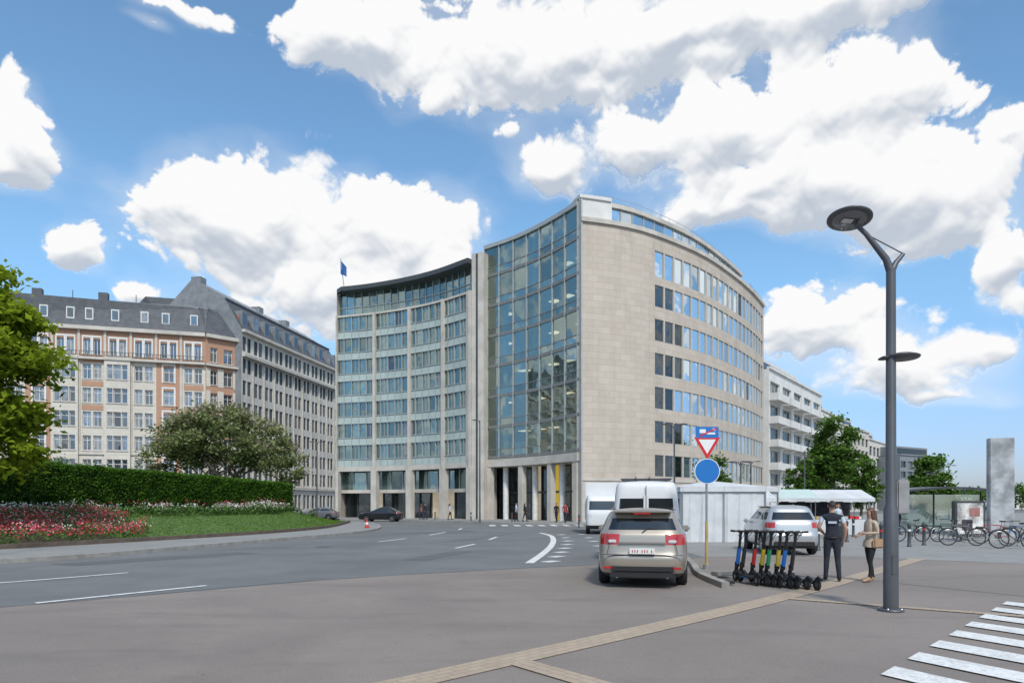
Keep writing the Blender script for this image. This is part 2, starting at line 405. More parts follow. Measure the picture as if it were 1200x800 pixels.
# ------------------------------------------------------------ ground, road, pavements
b=MB(); b.face([(-2500,-300,0),(2500,-300,0),(2500,3500,0),(-2500,3500,0)],asphalt); b.build('road')
b=MB()
b.poly([(-60,-40),(60,-40),(60,15.5),(16,18.6),(10.4,22.6),(6.2,22),(5.2,21.0),(2.6,19.4),(-.9,17.5),(-3.95,15.7),(-6.06,13.5),(-8.4,11.3),(-12,8.5),(-20,4),(-60,0)],.004,brownp)
b.build('pavement')
b=MB(); b.poly([(6.2,22),(10.4,22.6),(16,18.6),(60,15.5),(140,40),(140,150),(70,130),(36,84),(24,70),(14,60),(9.4,54),(7,44),(6,32)],.008,greypav); b.build('plaza_paving')
def strip(mb,pts,wd,z,mat,h=None):
    pa=Path(pts); n=max(1,int(pa.L/.6)) if pa.curved else 1
    for i in range(n):
        a=pa.L*i/n; c=pa.L*(i+1)/n
        if h is None: mb.face([pa.P(a,wd/2,z),pa.P(c,wd/2,z),pa.P(c,-wd/2,z),pa.P(a,-wd/2,z)],mat,uv=[(a,0),(c,0),(c,wd),(a,wd)],r=.5)
        else: fbox(mb,pa,a,c,z,z+h,-wd/2,wd/2,mat,99)
b=MB()
strip(b,[(-2.2,5.3),(4.95,12.5),(12.75,21.4)],.42,.012,tanblk)
strip(b,[(5.0,12.3),(7.16,10.75),(9.5,9.2)],.22,.016,tanblk)
strip(b,[(.1,7.3),(1.6,5.4)],.3,.016,tanblk)
b.build('paving_strip')
b=MB()
l0=Vector((3.0,6.1)); ld=Vector((3.91,4.03)).normalized(); bd=Vector((.45,-.89)).normalized()
for k in range(9):
    p=l0+ld*(.95*k); q=p+ld*.47
    b.face([(p.x,p.y,.02),((p+bd*4).x,(p+bd*4).y,.02),((q+bd*4).x,(q+bd*4).y,.02),(q.x,q.y,.02)],whitepaint)
b.build('zebra_crossing')
b=MB()
strip(b,[(-14,11.6),(-11.1,14.8),(-9.56,17.0)],.15,.010,whitepaint)
strip(b,[(-8.2,11.75),(-6.4,14.3)],.15,.0105,whitepaint)
strip(b,[(-6.1,31.2),(-5.3,34.2)],.16,.010,whitepaint); strip(b,[(-4.6,38),(-4.1,42)],.16,.010,whitepaint)
strip(b,[(-2.2,26.6),(-1.6,29.4)],.16,.010,whitepaint); strip(b,[(-1.1,33),(-.8,36)],.16,.010,whitepaint)
strip(b,[(-3.6,46),(-3.6,49)],.16,.010,whitepaint)
strip(b,[(.50,19.8),(1.05,23.5),(1.6,28),(2.0,33),(2.1,37.5),(1.7,41)],.26,.010,whitepaint)
for X,Y in [(1.15,20.3),(1.45,22.2),(1.75,24.3),(2.05,26.5),(2.35,29),(2.6,31.8),(2.75,35),(2.8,38.5),(3.4,25),(3.6,28),(3.8,31.5),(3.95,35),(4.0,39)]:
    strip(b,[(X-.2,Y-.15),(X+.2,Y+.3)],.38,.010,whitepaint)
for k in range(9): strip(b,[(-1.5+k*1.0,54),(-1.7+k*1.0,57)],.5,.010,whitepaint)
b.build('road_marking')
b=MB()
b.poly([(-13.2,19.5),(-9.8,24.5),(-8.8,23.8),(-12.1,18.9)],.004,asphalt2); b.poly([(-3.4,21),(-2.2,25),(-1.4,24.8),(-2.6,20.8)],.004,asphalt2); b.poly([(-7,40),(-2.6,44),(-2.2,42.8),(-6.5,38.9)],.004,asphalt2)
b.build('road_patch')
b=MB()
b.prism([(-34,76),(-22,76.5),(-14,74),(-7,68),(-1,61),(3,57.2),(7,55),(11,57),(18,63),(27,73),(36,84),(36,100),(-25,100)],0,.13,kerbst,greypav)
b.build('building_pavement')
b=MB(); strip(b,[(4.35,13.9),(4.45,16.2),(5.0,19),(5.7,24),(6.0,32),(7,44),(9.4,54)],.16,.0,kerbst,.12); b.build('kerb')
b=MB(); b.lathe([(0,.006),(.3,.006),(.31,.0)],(-7.6,27.5,.004),M('cast_iron_worn',(.1,.1,.1),.5,.2,20,bump=.6),24); b.build('manhole_cover')
b=MB(); tar=M('tar_repair',(.10,.095,.09),.8,.2,8)
strip(b,[(-12,9.2),(-8.2,11.5),(-5,14.8),(-.9,17.6),(2.6,19.5)],.04,.009,tar); strip(b,[(-20,24),(-8,27),(-3,31),(0,40)],.05,.009,tar); strip(b,[(6.9,17.2),(9.8,12.1),(13,7)],.03,.009,tar)
b.build('tar_joint')

# ------------------------------------------------------------ traffic island with mound
g=group('traffic_island',(-20,40,0))
grass=M('lawn_grass',(.085,.15,.03),.95,.35,2.5,bump=.8,bscale=30,fine=.4,fscale=25)
isl=[(-45,2),(-26,10),(-20,13.5),(-17,16.4),(-14.8,19.7),(-13.5,22.2),(-12.2,27.2),(-10.9,32.4),(-9.5,37.8),(-9.0,42),(-9.1,46),(-9.9,51),(-11.5,57),(-14,64),(-20,70),(-32,73),(-60,72),(-75,40)]
b=MB(); b.prism(isl,0,.12,kerbst,greypav)
strip(b,isl[:15],.22,.0,kerbst,.135); o=b.build('kerb_and_path',g)
Bp=Path([(-36,11),(-22,20),(-18.2,24.3),(-14.9,32.4),(-13.1,38.9),(-12.6,47),(-14.3,60)]); Hp=Path([(-50,27),(-34,32),(-28,36),(-23.5,42),(-19.5,48),(-17,54),(-16.3,61)])
Kp=Path([(-72,44),(-60,55),(-48,62),(-38,66),(-30,68),(-22,67),(-16.5,63)])
def mound(f,tt):
    a=Bp.at(f*Bp.L)[0]; c=Hp.at(f*Hp.L)[0]; p=a.lerp(c,tt); k=tt*tt*(3-2*tt)
    fade=min(1,(1-f)*6)
    z=.2+.95*k*fade+.05*mn.noise(Vector((p.x*.5,p.y*.5,0)))
    return Vector((p.x,p.y,z))
b=MB(); ns,nt=70,12
for i in range(ns):
    for j in range(nt):
        q=[mound((i+di)/ns,(j+dj)/nt) for di,dj in((0,0),(1,0),(1,1),(0,1))]
        b.face(q,grass if (i/ns>.47) else soil,smooth=True)
    a0,a1=Hp.at(i/ns*Hp.L)[0],Hp.at((i+1)/ns*Hp.L)[0]; k0,k1=Kp.at(i/ns*Kp.L)[0],Kp.at((i+1)/ns*Kp.L)[0]
    z0,z1=mound(i/ns,1).z,mound((i+1)/ns,1).z
    b.face([(a0.x,a0.y,z0),(a1.x,a1.y,z1),(k1.x,k1.y,z1),(k0.x,k0.y,z0)],grass)
b.build('mound',g)
b=MB(); pts=[tuple(Bp.at(f*Bp.L/30)[0]) for f in range(31)]; strip(b,pts,.2,.12,M('dark_edging',(.12,.09,.07),.9,.2),.17); b.build('bed_edging',g)

# ------------------------------------------------------------ foliage
def leafmesh(name,C,S,rn,mat,parent=None,up=.35,asp=.55):
    n=len(C); d=rng.normal(size=(n,3)); d/=np.linalg.norm(d,axis=1)[:,None]; d[:,2]=np.abs(d[:,2])+up; d/=np.linalg.norm(d,axis=1)[:,None]
    r=rng.normal(size=(n,3)); a=np.cross(d,r); a/=np.linalg.norm(a,axis=1)[:,None]; bb=np.cross(d,a)
    S=S[:,None]; V=np.empty((n,4,3)); V[:,0]=C-a*S; V[:,1]=C-bb*S*asp; V[:,2]=C+a*S; V[:,3]=C+bb*S*asp
    me=bpy.data.meshes.new(name); me.vertices.add(n*4); me.vertices.foreach_set('co',V.ravel())
    me.loops.add(n*4); me.loops.foreach_set('vertex_index',np.arange(n*4,dtype=np.int32))
    me.polygons.add(n); me.polygons.foreach_set('loop_start',np.arange(0,n*4,4,dtype=np.int32))
    try: me.polygons.foreach_set('loop_total',np.full(n,4,dtype=np.int32))
    except Exception: pass
    me.update(calc_edges=True)
    at=me.attributes.new('rnd','FLOAT','FACE'); at.data.foreach_set('value',np.clip(rn,0,1).astype(np.float32))
    me.materials.append(mat); o=bpy.data.objects.new(name,me); COL.objects.link(o)
    if parent: attach(o,parent)
    return o
def crown_pts(blobs,n,clumps,sig,hollow=.45):
    W=np.array([bq[6] if len(bq)>6 else bq[3]*bq[4]*bq[5] for bq in blobs]); W=W/W.sum(); cc=[];cr=[]
    for bq,wt_ in zip(blobs,W):
        k=max(3,int(clumps*wt_)); d=rng.normal(size=(k,3)); d/=np.linalg.norm(d,axis=1)[:,None]
        rr=hollow+(1-hollow)*rng.random(k)**.6
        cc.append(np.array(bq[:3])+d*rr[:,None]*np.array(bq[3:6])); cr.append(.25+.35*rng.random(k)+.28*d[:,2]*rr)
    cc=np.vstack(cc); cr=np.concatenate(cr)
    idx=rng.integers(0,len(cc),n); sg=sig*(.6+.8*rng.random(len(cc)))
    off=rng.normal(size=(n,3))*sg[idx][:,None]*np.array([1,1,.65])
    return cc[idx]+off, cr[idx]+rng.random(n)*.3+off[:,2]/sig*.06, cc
BARK=M('bark',(.11,.09,.07),.9,.3,8,bump=.5)
def tree(name,base,h0,blobs,n,size,mat,clumps,sig,trunk_r=.2,stems=1,spread=0.):
    g=group(name,base); bx,by,bz=base
    C,rn,cc=crown_pts(blobs,n,clumps,sig)
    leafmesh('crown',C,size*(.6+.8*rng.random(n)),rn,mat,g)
    b=MB()
    for s in range(stems):
        an=6.28*s/stems; ex=math.cos(an)*spread; ey=math.sin(an)*spread
        top=Vector((bx+ex,by+ey,h0))
        st=Vector((bx+ex*.15,by+ey*.15,bz-.05))
        mid=st.lerp(top,.5)+Vector((.08,-.05,0))
        b.tube([st,mid,top],[trunk_r*1.25,trunk_r,trunk_r*.8],BARK,9)
        for k in range(int(10/stems)+4):
            tg=Vector(cc[rng.integers(0,len(cc))]); 
            m1=top.lerp(tg,.5)+Vector((0,0,.15*(tg-top).length*.5))
            b.tube([top-Vector((0,0,.3)),m1,tg],[trunk_r*.45,trunk_r*.26,trunk_r*.07],BARK,6)
    b.build('trunk',g); return g
lf_bright=Mleaf('bright_leaves',(.07,.13,.01),(.38,.47,.04),transl=.45)
lf_mid=Mleaf('green_leaves',(.03,.07,.015),(.13,.23,.045))
lf_dark=Mleaf('dark_leaves',(.015,.04,.012),(.06,.13,.03))
lf_olive=Mleaf('olive_leaves',(.08,.10,.04),(.30,.34,.14),hue=(.42,.35,.26))
lf_grey=Mleaf('grey_green_leaves',(.07,.11,.06),(.22,.28,.16))
lf_hedge=Mleaf('hedge_leaves',(.02,.06,.008),(.10,.21,.028))
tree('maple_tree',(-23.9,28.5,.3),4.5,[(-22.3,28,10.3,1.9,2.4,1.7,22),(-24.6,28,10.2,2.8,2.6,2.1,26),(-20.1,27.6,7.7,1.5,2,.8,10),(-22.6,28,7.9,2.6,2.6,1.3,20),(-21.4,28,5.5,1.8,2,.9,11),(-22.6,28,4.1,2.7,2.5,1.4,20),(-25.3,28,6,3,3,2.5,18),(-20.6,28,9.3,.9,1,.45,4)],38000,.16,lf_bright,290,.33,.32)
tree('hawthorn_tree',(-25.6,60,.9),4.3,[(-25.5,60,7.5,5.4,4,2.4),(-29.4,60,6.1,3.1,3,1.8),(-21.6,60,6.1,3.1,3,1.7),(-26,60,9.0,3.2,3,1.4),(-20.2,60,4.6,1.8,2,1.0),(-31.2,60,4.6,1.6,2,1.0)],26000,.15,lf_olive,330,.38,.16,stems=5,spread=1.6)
tree('shrub',(-37.6,56,.9),1.6,[(-37.6,56,4.3,2.6,2,1.3),(-34.6,56,3.8,1.8,1.6,1)],5000,.14,lf_grey,70,.35,.08)
tree('dark_bush',(-31.6,38,.9),1.5,[(-31,37.5,2.8,3.2,2,1.7),(-27.9,37.5,2.3,1.6,1.5,1.2)],6000,.12,lf_dark,90,.3,.1)
def plaza_tree(base,R_,H,n=5500,mat=None,sz=.2):
    x,y,z=base
    bl_=[(x,y,H-R_*1.2,R_*.85,R_*.85,R_*1.1),(x-R_*.4,y,H-R_*2.1,R_*.8,R_*.8,R_*.9),(x+R_*.45,y,H-R_*2.0,R_*.75,R_*.75,R_*.8),(x,y,H-R_*2.7,R_*.8,R_*.8,R_*.6)]
    tree('plane_tree',base,max(1.5,H-R_*3.0),bl_,n,sz,mat or lf_mid,80,R_*.16,.14)
plaza_tree((33.0,70,0),2.2,11.0,8000); plaza_tree((29.6,70,0),1.4,6.4,4000); plaza_tree((38.8,76,0),1.8,7.4,4500)
plaza_tree((38,62,0),1.7,6.4,4500); plaza_tree((15.3,52,.1),1.25,5.7,3500,sz=.12)
plaza_tree((43,95,0),2.2,8,4000)
# hedge
hp=Path([(-28.6,35.2),(-27,37.6),(-23.5,42.8),(-19.9,49),(-17.6,55)])
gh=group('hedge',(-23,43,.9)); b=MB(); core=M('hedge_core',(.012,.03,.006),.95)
def htop(f): return 4.15-.85*f
n=26
for i in range(n):
    a,c=hp.L*i/n,hp.L*(i+1)/n; f=(i+.5)/n
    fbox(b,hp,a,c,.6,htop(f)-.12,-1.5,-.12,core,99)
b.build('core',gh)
m_=42000; f=rng.random(m_); zz=rng.random(m_); sel=rng.random(m_); P=np.empty((m_,3)); rn=np.empty(m_)
for i in range(m_):
    s=f[i]*hp.L; tp=htop(f[i])+.16*mn.noise(Vector((s*.8,0,0)))+.08*mn.noise(Vector((s*3,0,4)))
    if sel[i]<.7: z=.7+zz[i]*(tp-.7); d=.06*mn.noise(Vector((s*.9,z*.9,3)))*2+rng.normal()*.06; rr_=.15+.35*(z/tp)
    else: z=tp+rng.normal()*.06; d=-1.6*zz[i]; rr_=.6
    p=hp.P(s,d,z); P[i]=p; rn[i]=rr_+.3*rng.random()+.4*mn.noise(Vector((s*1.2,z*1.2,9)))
leafmesh('leaves',P,.075*(.6+.8*rng.random(m_)),rn,lf_hedge,gh)
# flower bed
gf=group('flower_bed',(-19,30,.2))
fl_g=Mleaf('flower_foliage',(.035,.075,.018),(.14,.24,.07)); fl_r=Mleaf('red_flowers',(.50,.02,.05),(.80,.12,.18),hue=(.85,.40,.42),transl=.3); fl_w=Mleaf('white_flowers',(.6,.56,.52),(.82,.80,.75),transl=.3)
def scat(nn,f0,f1,t0,t1,h0,h1,cond=None):
    out=[];rn=[]
    while len(out)<nn:
        ff=random.uniform(f0,f1); tt=random.uniform(t0,t1); p=mound(ff,tt)
        q=mn.noise(Vector((p.x*.7,p.y*.7,5)))
        if cond and not cond(ff,tt,q): continue
        out.append((p.x,p.y,p.z+random.uniform(h0,h1)*(1+q*.7))); rn.append(random.random()*.7+q*.4+.2)
    return np.array(out),np.array(rn)
edge=lambda ff,tt,q: ff<.50+.06*tt+.03*q
C,rn=scat(28000,.1,.62,.03,.97,.0,.40,edge); leafmesh('foliage',C,.06*(.6+.8*rng.random(len(C))),rn,fl_g,gf)
C,rn=scat(15000,.1,.62,.03,.97,.26,.50,lambda a,c,q: edge(a,c,q) and q>-.20+.1*c); leafmesh('red_blooms',C,.05*(.6+.8*rng.random(len(C))),rn,fl_r,gf)
C,rn=scat(7000,.45,.9,.72,.97,.0,.5,lambda a,c,q:q>-.15); leafmesh('border_foliage',C,.08*(.6+.8*rng.random(len(C))),rn,fl_g,gf)
C,rn=scat(1700,.45,.9,.76,.97,.3,.65,lambda a,c,q:q>.0); leafmesh('white_blooms',C,.06*(.6+.8*rng.random(len(C))),rn,fl_w,gf)
C,rn=scat(500,.55,.9,.80,.97,.3,.8,lambda a,c,q:q>.0); leafmesh('pink_blooms',C,.05*(.6+.8*rng.random(len(C))),rn,fl_r,gf)
C,rn=scat(1100,.3,.52,.2,.97,.3,.6,lambda a,c,q:q<-.02); leafmesh('pale_blooms',C,.05*(.6+.8*rng.random(len(C))),rn,fl_w,gf)
gr=Mleaf('grass_blades',(.06,.12,.02),(.16,.27,.05),transl=.3)
C,rn=scat(24000,.47,1,.02,.98,.0,.05); leafmesh('lawn_grass',C,.035*(.6+.8*rng.random(len(C))),rn,gr,gf,up=0)

# ------------------------------------------------------------ main office building
go_=group('office_building',(5,72,0))
LW=Path([(-21.3,83),(-16.9,81.6),(-12.1,79.3),(-8,76.5),(-4.2,72.9)])
b=MB(); nm=20; mw=LW.L/nm
for k in range(7):
    z=6.3+2.58*k
    for i in range(nm):
        s0,s1=i*mw,(i+1)*mw
        fq(b,LW,s0,s1,z,z+.85,-.03,spandrel,9,r=random.random())
        b.face([LW.P(s0,-.14,z+.85),LW.P(s1,-.14,z+.85),LW.P(s1,-.14,z+2.58),LW.P(s0,-.14,z+2.58)],g_green if random.random()<.9 else g_old)
        fbox(b,LW,s0-.03,s0+.03,z,z+2.58,-.14,.04,alu,9)
        if i%2==0: fbox(b,LW,s0+mw*.5-.02,s0+mw*.5+.02,z+.88,z+2.58,-.138,-.06,alu,9)
    fbox(b,LW,0,LW.L,z-.05,z+.02,-.14,.06,alu); fbox(b,LW,0,LW.L,z+.83,z+.90,-.14,.05,alu)
ztop=6.3+2.58*7
fbox(b,LW,0,LW.L,ztop,ztop+.22,-1.2,.10,stone_plain)
for i in range(nm):
    s0,s1=i*mw,(i+1)*mw
    b.face([LW.P(s0,-.7,ztop+.22),LW.P(s1,-.7,ztop+.22),LW.P(s1,-.7,27.35),LW.P(s0,-.7,27.35)],g_green); fbox(b,LW,s0-.03,s0+.03,ztop+.22,27.35,-.69,-.6,alu,9)
fbox(b,LW,0,LW.L,25.6,25.68,-.69,-.58,alu)
fbox(b,LW,-.6,LW.L,27.35,27.85,-9,.75,alu_dark); 
fbox(b,LW,0,LW.L,5.7,6.25,-.5,.12,stone_plain)
for fr in (.0,.26,.51,.765,.985):
    s=LW.L*fr; fbox(b,LW,max(0,s-.16),s+.16,5.7,ztop+.2,-.1,.32,stone_plain,9)
    fbox(b,LW,max(0,s-.38),s+.38,.13,5.7,-.35,.35,stone_plain,9)
fbox(b,LW,LW.L-.9,LW.L,6.3,ztop,-.1,.10,stone_plain)
b.build('left_wing_facade',go_)
b=MB()
shop=M('shop_interior',(.30,.26,.20),.7,.5,.9,emit=(1,.85,.6),es=.28); shopd=M('dark_wall',(.09,.09,.09),.7,.3,.7)
ng=12
for i in range(ng):
    s0,s1=LW.L*i/ng,LW.L*(i+1)/ng
    b.face([LW.P(s0,-2.2,.13),LW.P(s1,-2.2,.13),LW.P(s1,-2.2,3.1),LW.P(s0,-2.2,3.1)],shop if i in(2,7,8,10) else g_dark)
    b.face([LW.P(s0,-1.2,3.5),LW.P(s1,-1.2,3.5),LW.P(s1,-1.2,5.7),LW.P(s0,-1.2,5.7)],g_green)
    fbox(b,LW,s0-.05,s0+.05,.13,3.2,-2.19,-2.05,alu_dark,9); fbox(b,LW,s0-.04,s0+.04,3.5,5.7,-1.19,-1.1,alu,9)
fbox(b,LW,0,LW.L,3.1,3.5,-2.4,-1.0,stone_plain); fq(b,LW,0,LW.L,5.68,5.68,-9,shopd,d1=0)
b.build('left_ground_floor',go_)
b=MB(); PP=Path([(-4.3,72.75),(-3.0,72.1)]); fbox(b,PP,0,PP.L,.13,28.4,-3,.0,stone_plain); fbox(b,PP,.55,.75,.2,28.3,.0,.06,alu_dark); b.build('stone_pier',go_)
# atrium
AT=Path([(-2.9,73.3),(-.3,71.1),(1.8,68.8),(4.1,65.6),(6.05,62.4)])
b=MB(); nc=7; cw=AT.L/nc; zz_=[6.7+3.23*k for k in range(8)]
atd=M('bronze_frame',(.22,.225,.215),.45,.08,2,metal=.3)
for k in range(7):
    z=zz_[k]
    for i in range(nc):
        s0,s1=i*cw,(i+1)*cw
        for (a,c) in((z,z+.85),(z+.85,z+3.23)):
            b.face([AT.P(s0,0,a),AT.P(s1,0,a),AT.P(s1,0,c),AT.P(s0,0,c)],g_atr)
    fbox(b,AT,0,AT.L,z-.16,z+.16,-.08,.10,atd); fbox(b,AT,0,AT.L,z+.81,z+.89,-.05,.06,atd)
for i in range(nc+1):
    s=min(AT.L,i*cw); fbox(b,AT,max(0,s-.055),min(AT.L,s+.055),6.6,29.0,-.1,.14,alu,9)
fbox(b,AT,0,AT.L,29.0,29.4,-7,.22,alu)
b.build('atrium_glazing',go_)
b=MB(); wallin=M('atrium_interior_wall',(.60,.60,.56),.8,.25,.35); slabm=M('floor_slab',(.68,.68,.65),.7,.1); dk=M('interior_furniture',(.16,.17,.17),.7,.5,.8)
fq(b,AT,0,AT.L,0.1,29.0,-6.5,wallin)
for z in zz_[:-1]:
    fbox(b,AT,.1,AT.L-.1,z-.28,z,-6.4,-.5,slabm)
    for i in range(nc):
        s=(i+.5)*cw
        if random.random()<.5: fbox(b,AT,s-.5,s+.5,z-.33,z-.29,-3.2,-2.4,light_e,9)
        if random.random()<.8: fbox(b,AT,s-random.uniform(.2,.8),s+random.uniform(.1,.8),z+.01,z+random.uniform(.8,2.3),-3.5,-1.6,random.choice([dk,wallin,slabm,slabm]),9)
for fr in(.14,.43,.72): 
    p=AT.P(AT.L*fr,-1.1,0); b.tube([(p.x,p.y,.1),(p.x,p.y,28.9)],.3,slabm,14)
for s in(.02,AT.L-.02): b.face([AT.P(s,-6.5,6.4),AT.P(s,-.1,6.4),AT.P(s,-.1,29.),AT.P(s,-6.5,29.)],wallin)
b.build('atrium_interior',go_)
b=MB()
fbox(b,AT,0,AT.L,5.7,6.5,-2.6,.16,stone_plain)
for fr in(.04,.36,.68,.97):
    s=AT.L*fr; fbox(b,AT,max(0,s-.3),min(AT.L,s+.3),.13,5.7,-.5,.1,stone_plain,9)
yel=M('yellow_panel',(.70,.46,.04),.5,.1,1,emit=(1,.68,.10),es=.3)
for i in range(10):
    s0,s1=AT.L*i/10,AT.L*(i+1)/10
    b.face([AT.P(s0,-2.5,.13),AT.P(s1,-2.5,.13),AT.P(s1,-2.5,5.7),AT.P(s0,-2.5,5.7)],yel if i in(5,) else (g_dark if i not in(3,7) else shop))
    fbox(b,AT,s0-.05,s0+.05,.13,5.7,-2.49,-2.35,alu_dark,9)
fbox(b,AT,0,AT.L,2.9,3.1,-2.48,-2.3,alu_dark)
b.build('entrance',go_)
# stone wing
RS=Path([(6.25,62),(9.8,63.15),(13.4,65.2),(19.6,70.6),(25.1,77.3),(29.4,83.4),(32.8,89)])
b=MB(); sw=8.25; nw=20; md=(RS.L-sw-.4)/nw
cols=[(sw+i*md+.02,sw+(i+1)*md-.17) for i in range(nw)]
rows=[(.9,3.5)]+[(26.05-3.26*k-(2.5 if k==0 else 2.1),26.05-3.26*k) for k in range(6,-1,-1)]
gsel=lambda ci,a: (g_dark if (ci<3 and a<22 and (ci<2 or random.random()<.7)) or a<2 or random.random()<.04 else g_blue)
fq(b,RS,0,sw-.25,.0,27.4,0,stone)
facade(b,RS,sw-.25,RS.L,0,27.4,cols,rows,stone,gsel,alu,depth=.12,mull=0,trans=None,fw=.05)
fbox(b,RS,-.02,RS.L+.1,27.4,27.8,-.4,.22,stone_plain)
fbox(b,RS,0,RS.L,3.9,4.1,-.1,.08,stone_plain)
b.face([(6.25,62,0),(6.25,62,29.4),(6.2,62.45,29.4),(6.2,62.45,0)],stone)
fbox(b,RS,-.05,.12,.1,29.45,-.5,.10,alu)
b.build('stone_wing_facade',go_)
b=MB(); PD=-1.3
fq(b,RS,0,3.2,27.4,29.9,-.35,whiter); fbox(b,RS,3.1,3.3,27.8,29.9,-1.3,-.36,whiter)
sE=RS.L-7
fq(b,RS,3.2,sE,27.8,28.3,PD,stone_plain)
npn=18
for i in range(npn):
    s0=3.3+(sE-3.3)*i/npn; s1=3.3+(sE-3.3)*(i+1)/npn
    b.face([RS.P(s0,PD,28.3),RS.P(s1,PD,28.3),RS.P(s1,PD,29.6),RS.P(s0,PD,29.6)],g_blue); fbox(b,RS,s0-.06,s0+.06,28.3,29.6,PD,PD+.08,alu,9)
fbox(b,RS,-.05,sE,29.6,30.0,-7,PD+.25,stone_plain); fbox(b,RS,-.06,3.2,29.7,30.01,-1.02,-.2,whiter)
b.face([RS.P(sE,PD,27.8),RS.P(sE,-7,27.8),RS.P(sE,-7,29.8),RS.P(sE,PD,29.8)],stone_plain)
s=2.5
while s<sE:
    p=RS.P(s,PD-.6,30.0); b.tube([p,p+Vector((0,0,.95))],.025,alu,5); s+=1.5
for h in(.5,.95):
    b.tube([RS.P(2.5+(sE-2.5)*i/30,PD-.6,30.0+h) for i in range(31)],.022,alu,5)
s=sE+.2
while s<RS.L:
    p=RS.P(s,-.3,27.8); b.tube([p,p+Vector((0,0,.8))],.025,alu,5); s+=1.2
b.tube([RS.P(sE+(RS.L-sE)*i/10,-.3,28.6) for i in range(11)],.022,alu,5)
b.build('penthouse',go_)
b=MB()
back=[(32.8,89),(24,106),(-12,108),(-17.5,101),(-21.3,83)]
for i in range(len(back)-1):
    a,c=back[i],back[i+1]; b.face([(a[0],a[1],0),(c[0],c[1],0),(c[0],c[1],27.4),(a[0],a[1],27.4)],stone)
ring=[tuple(LW.P(LW.L*i/10,-.75,0))[:2] for i in range(11)]+[tuple(AT.P(AT.L*i/10,-6.6,0))[:2] for i in range(9)]+[tuple(RS.P(RS.L*i/14,-.3,0))[:2] for i in range(3,15)]+[(24,106),(-12,108),(-17.5,101)]
b.poly(ring,27.3,roofgrey)
for x,y,z,sx_,sy_,sz_ in [(15,80,28.3,5,4,2.4),(-8,88,28.4,6,4,1.6),(3,84,28.6,4,4,2)]: b.box((x,y,z),(sx_,sy_,sz_),roofgrey)
for x,y in [(24,86),(28,87),(31,88.5)]: b.tube([(x,y,27.4),(x,y,30.5)],.04,steel,6)
b.build('roof_and_back',go_)
gfl=group('flagpole',(-20.6,84,27.9)); b=MB(); b.tube([(-20.6,84,27.9),(-21.0,83.6,31.8)],.05,steel,8); b.build('pole',gfl)
b=MB(); fb=M('blue_flag',(.03,.12,.35),.8)
for i in range(6):
    x0,x1=-21.0+i*.12,-20.88+i*.12; y0=83.6+.1*math.sin(i*1.3); y1=83.6+.1*math.sin((i+1)*1.3)
    b.face([(x0,y0,29.9-i*.05),(x1,y1,29.85-i*.05),(x1,y1,31.5-i*.14),(x0,y0,31.6-i*.14)],fb)
b.build('flag',gfl)

# ------------------------------------------------------------ brick and stone apartment building (left)
gb=group('brick_apartment_building',(-62,93,0))
BB=Path([(-84,86.6),(-44,98)]); b=MB(); nb=13; bw=BB.L/nb
rws=[(5.9+3.28*k,5.9+3.28*k+2.05) for k in range(6)]
for i in range(nb):
    s0=i*bw; ty='b' if i in(1,6,11) else 's'
    if ty=='b': cl_=[(s0+bw*.5-.65,s0+bw*.5+.65)]; mu=1
    else: cl_=[(s0+.32,s0+1.02),(s0+1.12,s0+2.06),(s0+2.16,s0+2.86)] if i%2 else [(s0+.45,s0+1.45),(s0+1.75,s0+2.75)]; mu=0 if i%2 else 1
    Dp=.0 if ty=='b' else (.45 if i in(3,7,9) else .0)
    facade(b,BB,s0,s0+bw,0,22.0,cl_,rws[:5],brick if ty=='b' else beige,g_old,white_fr,depth=.3,mull=mu,trans=.68,sill=stone_plain,fw=.07,D=Dp)
    facade(b,BB,s0,s0+bw,22.0,26,[(s0+.55,s0+1.4),(s0+1.75,s0+2.6)],[(22.4,24.5)],brick,g_old,white_fr,depth=.3,mull=1,sill=stone_plain,fw=.07)
    for (u,v) in((s0+.55,s0+1.4),(s0+1.75,s0+2.6)):
        fbox(b,BB,u-.17,u-.005,22.3,24.7,-.02,.06,white_fr); fbox(b,BB,v+.005,v+.17,22.3,24.7,-.02,.06,white_fr); fbox(b,BB,u-.17,v+.17,24.71,24.95,-.02,.07,white_fr)
    if Dp:
        for q in(s0,s0+bw): b.face([BB.P(q,0,0),BB.P(q,Dp,0),BB.P(q,Dp,22),BB.P(q,0,22)],beige)
        fbox(b,BB,s0,s0+bw,21.98,22.1,-.1,Dp+.12,stone_plain)
    fbox(b,BB,s0-.16,s0+.16,8.8 if ty=='s' else 22,26,-.05,.13,stone_plain)
    if ty=='b':
        for (a,c) in rws[:5]: fbox(b,BB,s0+bw*.5-.9,s0+bw*.5-.67,a-.15,c+.25,-.02,.06,white_fr); fbox(b,BB,s0+bw*.5+.67,s0+bw*.5+.9,a-.15,c+.25,-.02,.06,white_fr); fbox(b,BB,s0+bw*.5-.9,s0+bw*.5+.9,c+.27,c+.5,.01,.08,white_fr)
    elif not Dp and i in(4,8,12):
        for (a,c) in rws[2:5]: fbox(b,BB,s0+.35,s0+bw-.25,c+.22,c+.92,-.02,.05,brick)
fbox(b,BB,0,BB.L,21.65,21.97,-.1,.62,stone_plain); fbox(b,BB,0,BB.L,25.7,26.2,-.1,.6,stone_plain); fbox(b,BB,0,BB.L,8.6,8.85,-.1,.2,stone_plain)
s=.3
while s<BB.L: 
    p=BB.P(s,.5,22); b.tube([p,p+Vector((0,0,.7))],.03,alu_dark,4); s+=.5
fbox(b,BB,0,BB.L,22.7,22.76,.47,.53,alu_dark)
CB=Path([(-44,98),(-40.6,101.4)])
